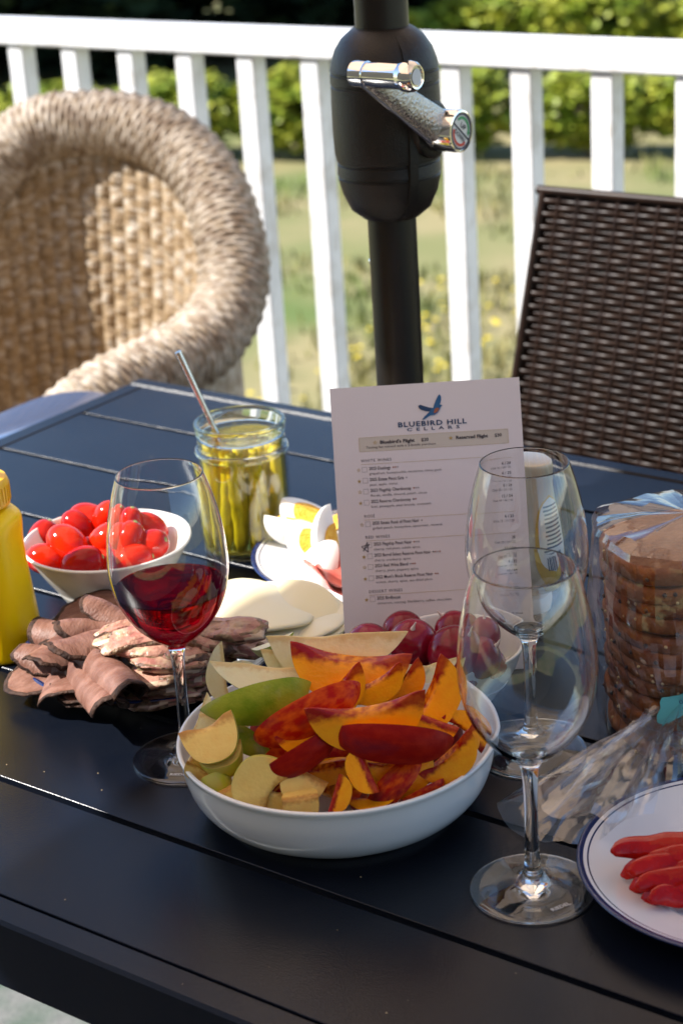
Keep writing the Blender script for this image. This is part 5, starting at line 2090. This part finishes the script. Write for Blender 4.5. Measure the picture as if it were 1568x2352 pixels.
NSL = 12
for i in range(NSL):
    o = slice_mesh(i * 3.3)
    f = i / (NSL - 1)
    o.location = LC + V((-.004 * f + lr.uniform(-.0016, .0016), .006 * f + lr.uniform(-.0016, .0016), .0085 + i * .01145))
    o.rotation_euler = (math.radians(-2 * f + lr.uniform(-1.2, 1.2)), math.radians(-3 * f + lr.uniform(-1.2, 1.2)), LR + lr.uniform(-.04, .04))
    o.scale = (lr.uniform(.97, 1.015), lr.uniform(.97, 1.015), 1.03)
    tag(o, ('seeded brown bread slice in the bag, %s from the bottom of the stack' % ORD[i]) if i < NSL - 1 else 'seeded brown bread end crust on top of the stack in the bag', 'bread slice', 'bread slices in the bag')
    sd, sp_ = MB(), MB()
    for k in range(16):
        a = lr.uniform(0, 6.28)
        c, s = math.cos(a), math.sin(a)
        q = (abs(c) ** 2.9 + abs(s) ** 2.9) ** (-1 / 2.9)
        tgt = sd if k % 2 else sp_
        rr = .0017 if k % 2 else .0013
        cc = V((.0558 * q * c, .0538 * q * s, lr.uniform(-.004, .004)))
        pr_ = [(0, -rr), (rr * .8, -rr * .5), (rr, 0), (rr * .8, rr * .5), (0, rr)]
        tgt.lathe(pr_, 7, cc)
    kind(sd.build('dark_seeds', M['seed_dark'], o), 'stuff')
    kind(sp_.build('pale_seeds', M['seed_pale'], o), 'stuff')

bag = empty('bread_bag', LC)
tag(bag, 'clear plastic bread bag closed with a teal clip, its neck fanned out', 'bag')
NECK = spot(1548, 1622, .045) - LC             # where the clip gathers the bag
# body of the bag: closed over the top of the stack, gathered towards the clip in front
vs_, fs = [], []
NA, NZ = 96, 28
ndir = math.atan2(NECK.y, NECK.x)
for j in range(NZ + 1):
    f = j / NZ
    for k in range(NA):
        a = 2 * math.pi * k / NA
        c, s = math.cos(a - LR), math.sin(a - LR)
        q = (abs(c) ** 3.0 + abs(s) ** 3.0) ** (-1 / 3.0)
        zt = .1535
        if f < .12:                            # top cap
            g = f / .12
            rad = .0585 * q * math.sin(g * math.pi / 2) ** .8
            z = zt + .004 * math.cos(g * math.pi / 2) - .004 * g
        else:
            g = (f - .12) / .88
            z = zt - .004 - (zt - .0075) * g
            rad = .0600 * q + .004 * math.sin(g * math.pi)
        wr = .0034 * mnoise.noise(V((c * 6, s * 6, z * 22))) + .0016 * abs(mnoise.noise(V((c * 14 + z * 20, s * 14, z * 30)))) + .0012 * mnoise.noise(V((a * 3 + z * 60, z * 18, 2)))
        rad += wr
        p = V((rad * math.cos(a), rad * math.sin(a), z))
        # pull towards the neck
        da = (a - ndir + math.pi) % (2 * math.pi) - math.pi
        if f > .12:
            wgt = math.exp(-(da / .75) ** 2) * math.exp(-((z - .045) / .045) ** 2)
            pleat = .0035 * math.sin(da * 34 + z * 90) * wgt
            p = p.lerp(V((NECK.x, NECK.y, NECK.z)), .80 * wgt ** 1.6)
            p += V((math.cos(a), math.sin(a), .4)) * pleat
        p += V((-.004, .006, 0)) * (z / .15)
        if f < .12:
            p.z += .003 * mnoise.noise(V((p.x * 60, p.y * 60, 1)))
        vs_.append(p)
for j in range(NZ):
    for k in range(NA):
        k2 = (k + 1) % NA
        fs.append((j * NA + k, j * NA + k2, (j + 1) * NA + k2, (j + 1) * NA + k))
mesh_obj('bag_body', vs_, fs, M['film'], bag, sharp=11)


def fan(name, targets, seed, pleats, lift, nu=44, nv=15):
    """pleated film from the clip out to a polyline of floor points"""
    tg = curve_pts([q - LC for q in targets], nu + 1)
    vs_, fs = [], []
    for i in range(nu + 1):
        s = i / nu
        for j in range(nv + 1):
            t = j / nv
            start = NECK + V((.004 * math.cos(s * 6.28), .004 * math.sin(s * 6.28), .004 * math.sin(s * 9)))
            p = start.lerp(tg[i], t)
            amp = .010 * t * (1 - .35 * t)
            p.z += lift * math.sin(math.pi * t) * .5 + amp * (math.sin(s * pleats * 6.28 + seed) * .5 + .5 * abs(mnoise.noise(V((s * 11 + seed, t * 3, 0)))))
            p.x += .004 * t * mnoise.noise(V((s * 11, t * 8, seed)))
            p.z += .0030 * t * mnoise.noise(V((s * 12, t * 8, seed + 3)))
            p.y += .005 * t * mnoise.noise(V((s * 9 + 5, t * 7, seed)))
            p.z = max(p.z, .0012 + .0006 * math.sin(s * 40))
            vs_.append(p)
    for i in range(nu):
        for j in range(nv):
            a = i * (nv + 1) + j
            fs.append((a, a + 1, a + nv + 2, a + nv + 1))
    return mesh_obj(name, vs_, fs, M['film'], bag, sharp=14)


fan('bag_tail', [spot(1470, 1652, .03), spot(1380, 1745, .02), spot(1300, 1820, .016), spot(1245, 1858, .012), spot(1330, 1880, .020), spot(1430, 1872, .034), spot(1470, 1840, .042), spot(1545, 1800, .050), spot(1600, 1740, .05)], 1.0, 6, .012)
fan('bag_tail', [spot(1400, 1780, .004), spot(1250, 1850, .003), spot(1160, 1830, .004), spot(1150, 1875, .003), spot(1215, 1925, .003), spot(1300, 1945, .004), spot(1420, 1900, .028), spot(1500, 1860, .036)], 4.0, 4, .004)
# clip
cl = MB()
ctr = NECK + V((.004, -.006, .004))
cX = (CAM_X * .86 + CAM_Y * .42).normalized()
cY = (-CAM_X * .42 + CAM_Y * .86).normalized()
outl = [(-.020, -.003), (-.017, -.006), (-.006, -.0065), (.004, -.0055), (.016, -.006), (.020, -.002), (.018, .004), (.010, .0075), (.006, .0060), (.001, .0065), (-.006, .0085), (-.010, .0100), (-.0125, .0080), (-.014, .004), (-.018, .001)]
no = len(outl)
cN = cX.cross(cY)
cl.add([ctr + cX * a + cY * b_ + cN * .0009 for a, b_ in outl] + [ctr + cX * a + cY * b_ - cN * .0009 for a, b_ in outl],
       [tuple(range(no)), tuple(range(2 * no - 1, no - 1, -1))] + [(i, no + i, no + (i + 1) % no, (i + 1) % no) for i in range(no)])
clip = cl.build('closure_clip', M['clip'], bag, smooth=False)
text_obj('03-10', .0040, M['navy_ink'], clip, ctr + cX * .011 + cY * .0035, -cX, -cY, .0012, width=.0125)

# ------------------------------------------------------------------ clapboard wall added behind the camera to cut sky light and bounce fill
M['siding'] = mat('added_wall_siding', (.44, .33, .24), .8, col2=(.38, .29, .21), ns=3, bump=.3, bs=30)
added_wall = empty('added_wall', uv(-.6, -2.3, 0))
tag(added_wall, 'tan clapboard wall behind the deck, unseen, added to cut the sky light', 'added_wall')
for i in range(24):
    MB().box(V((0, 0, .10 + i * .15)), 11, .06, .155, ax=(U3, (V3 + ZZ * .12).normalized(), (ZZ - V3 * .12).normalized())).build('clapboard', M['siding'], added_wall, smooth=False)
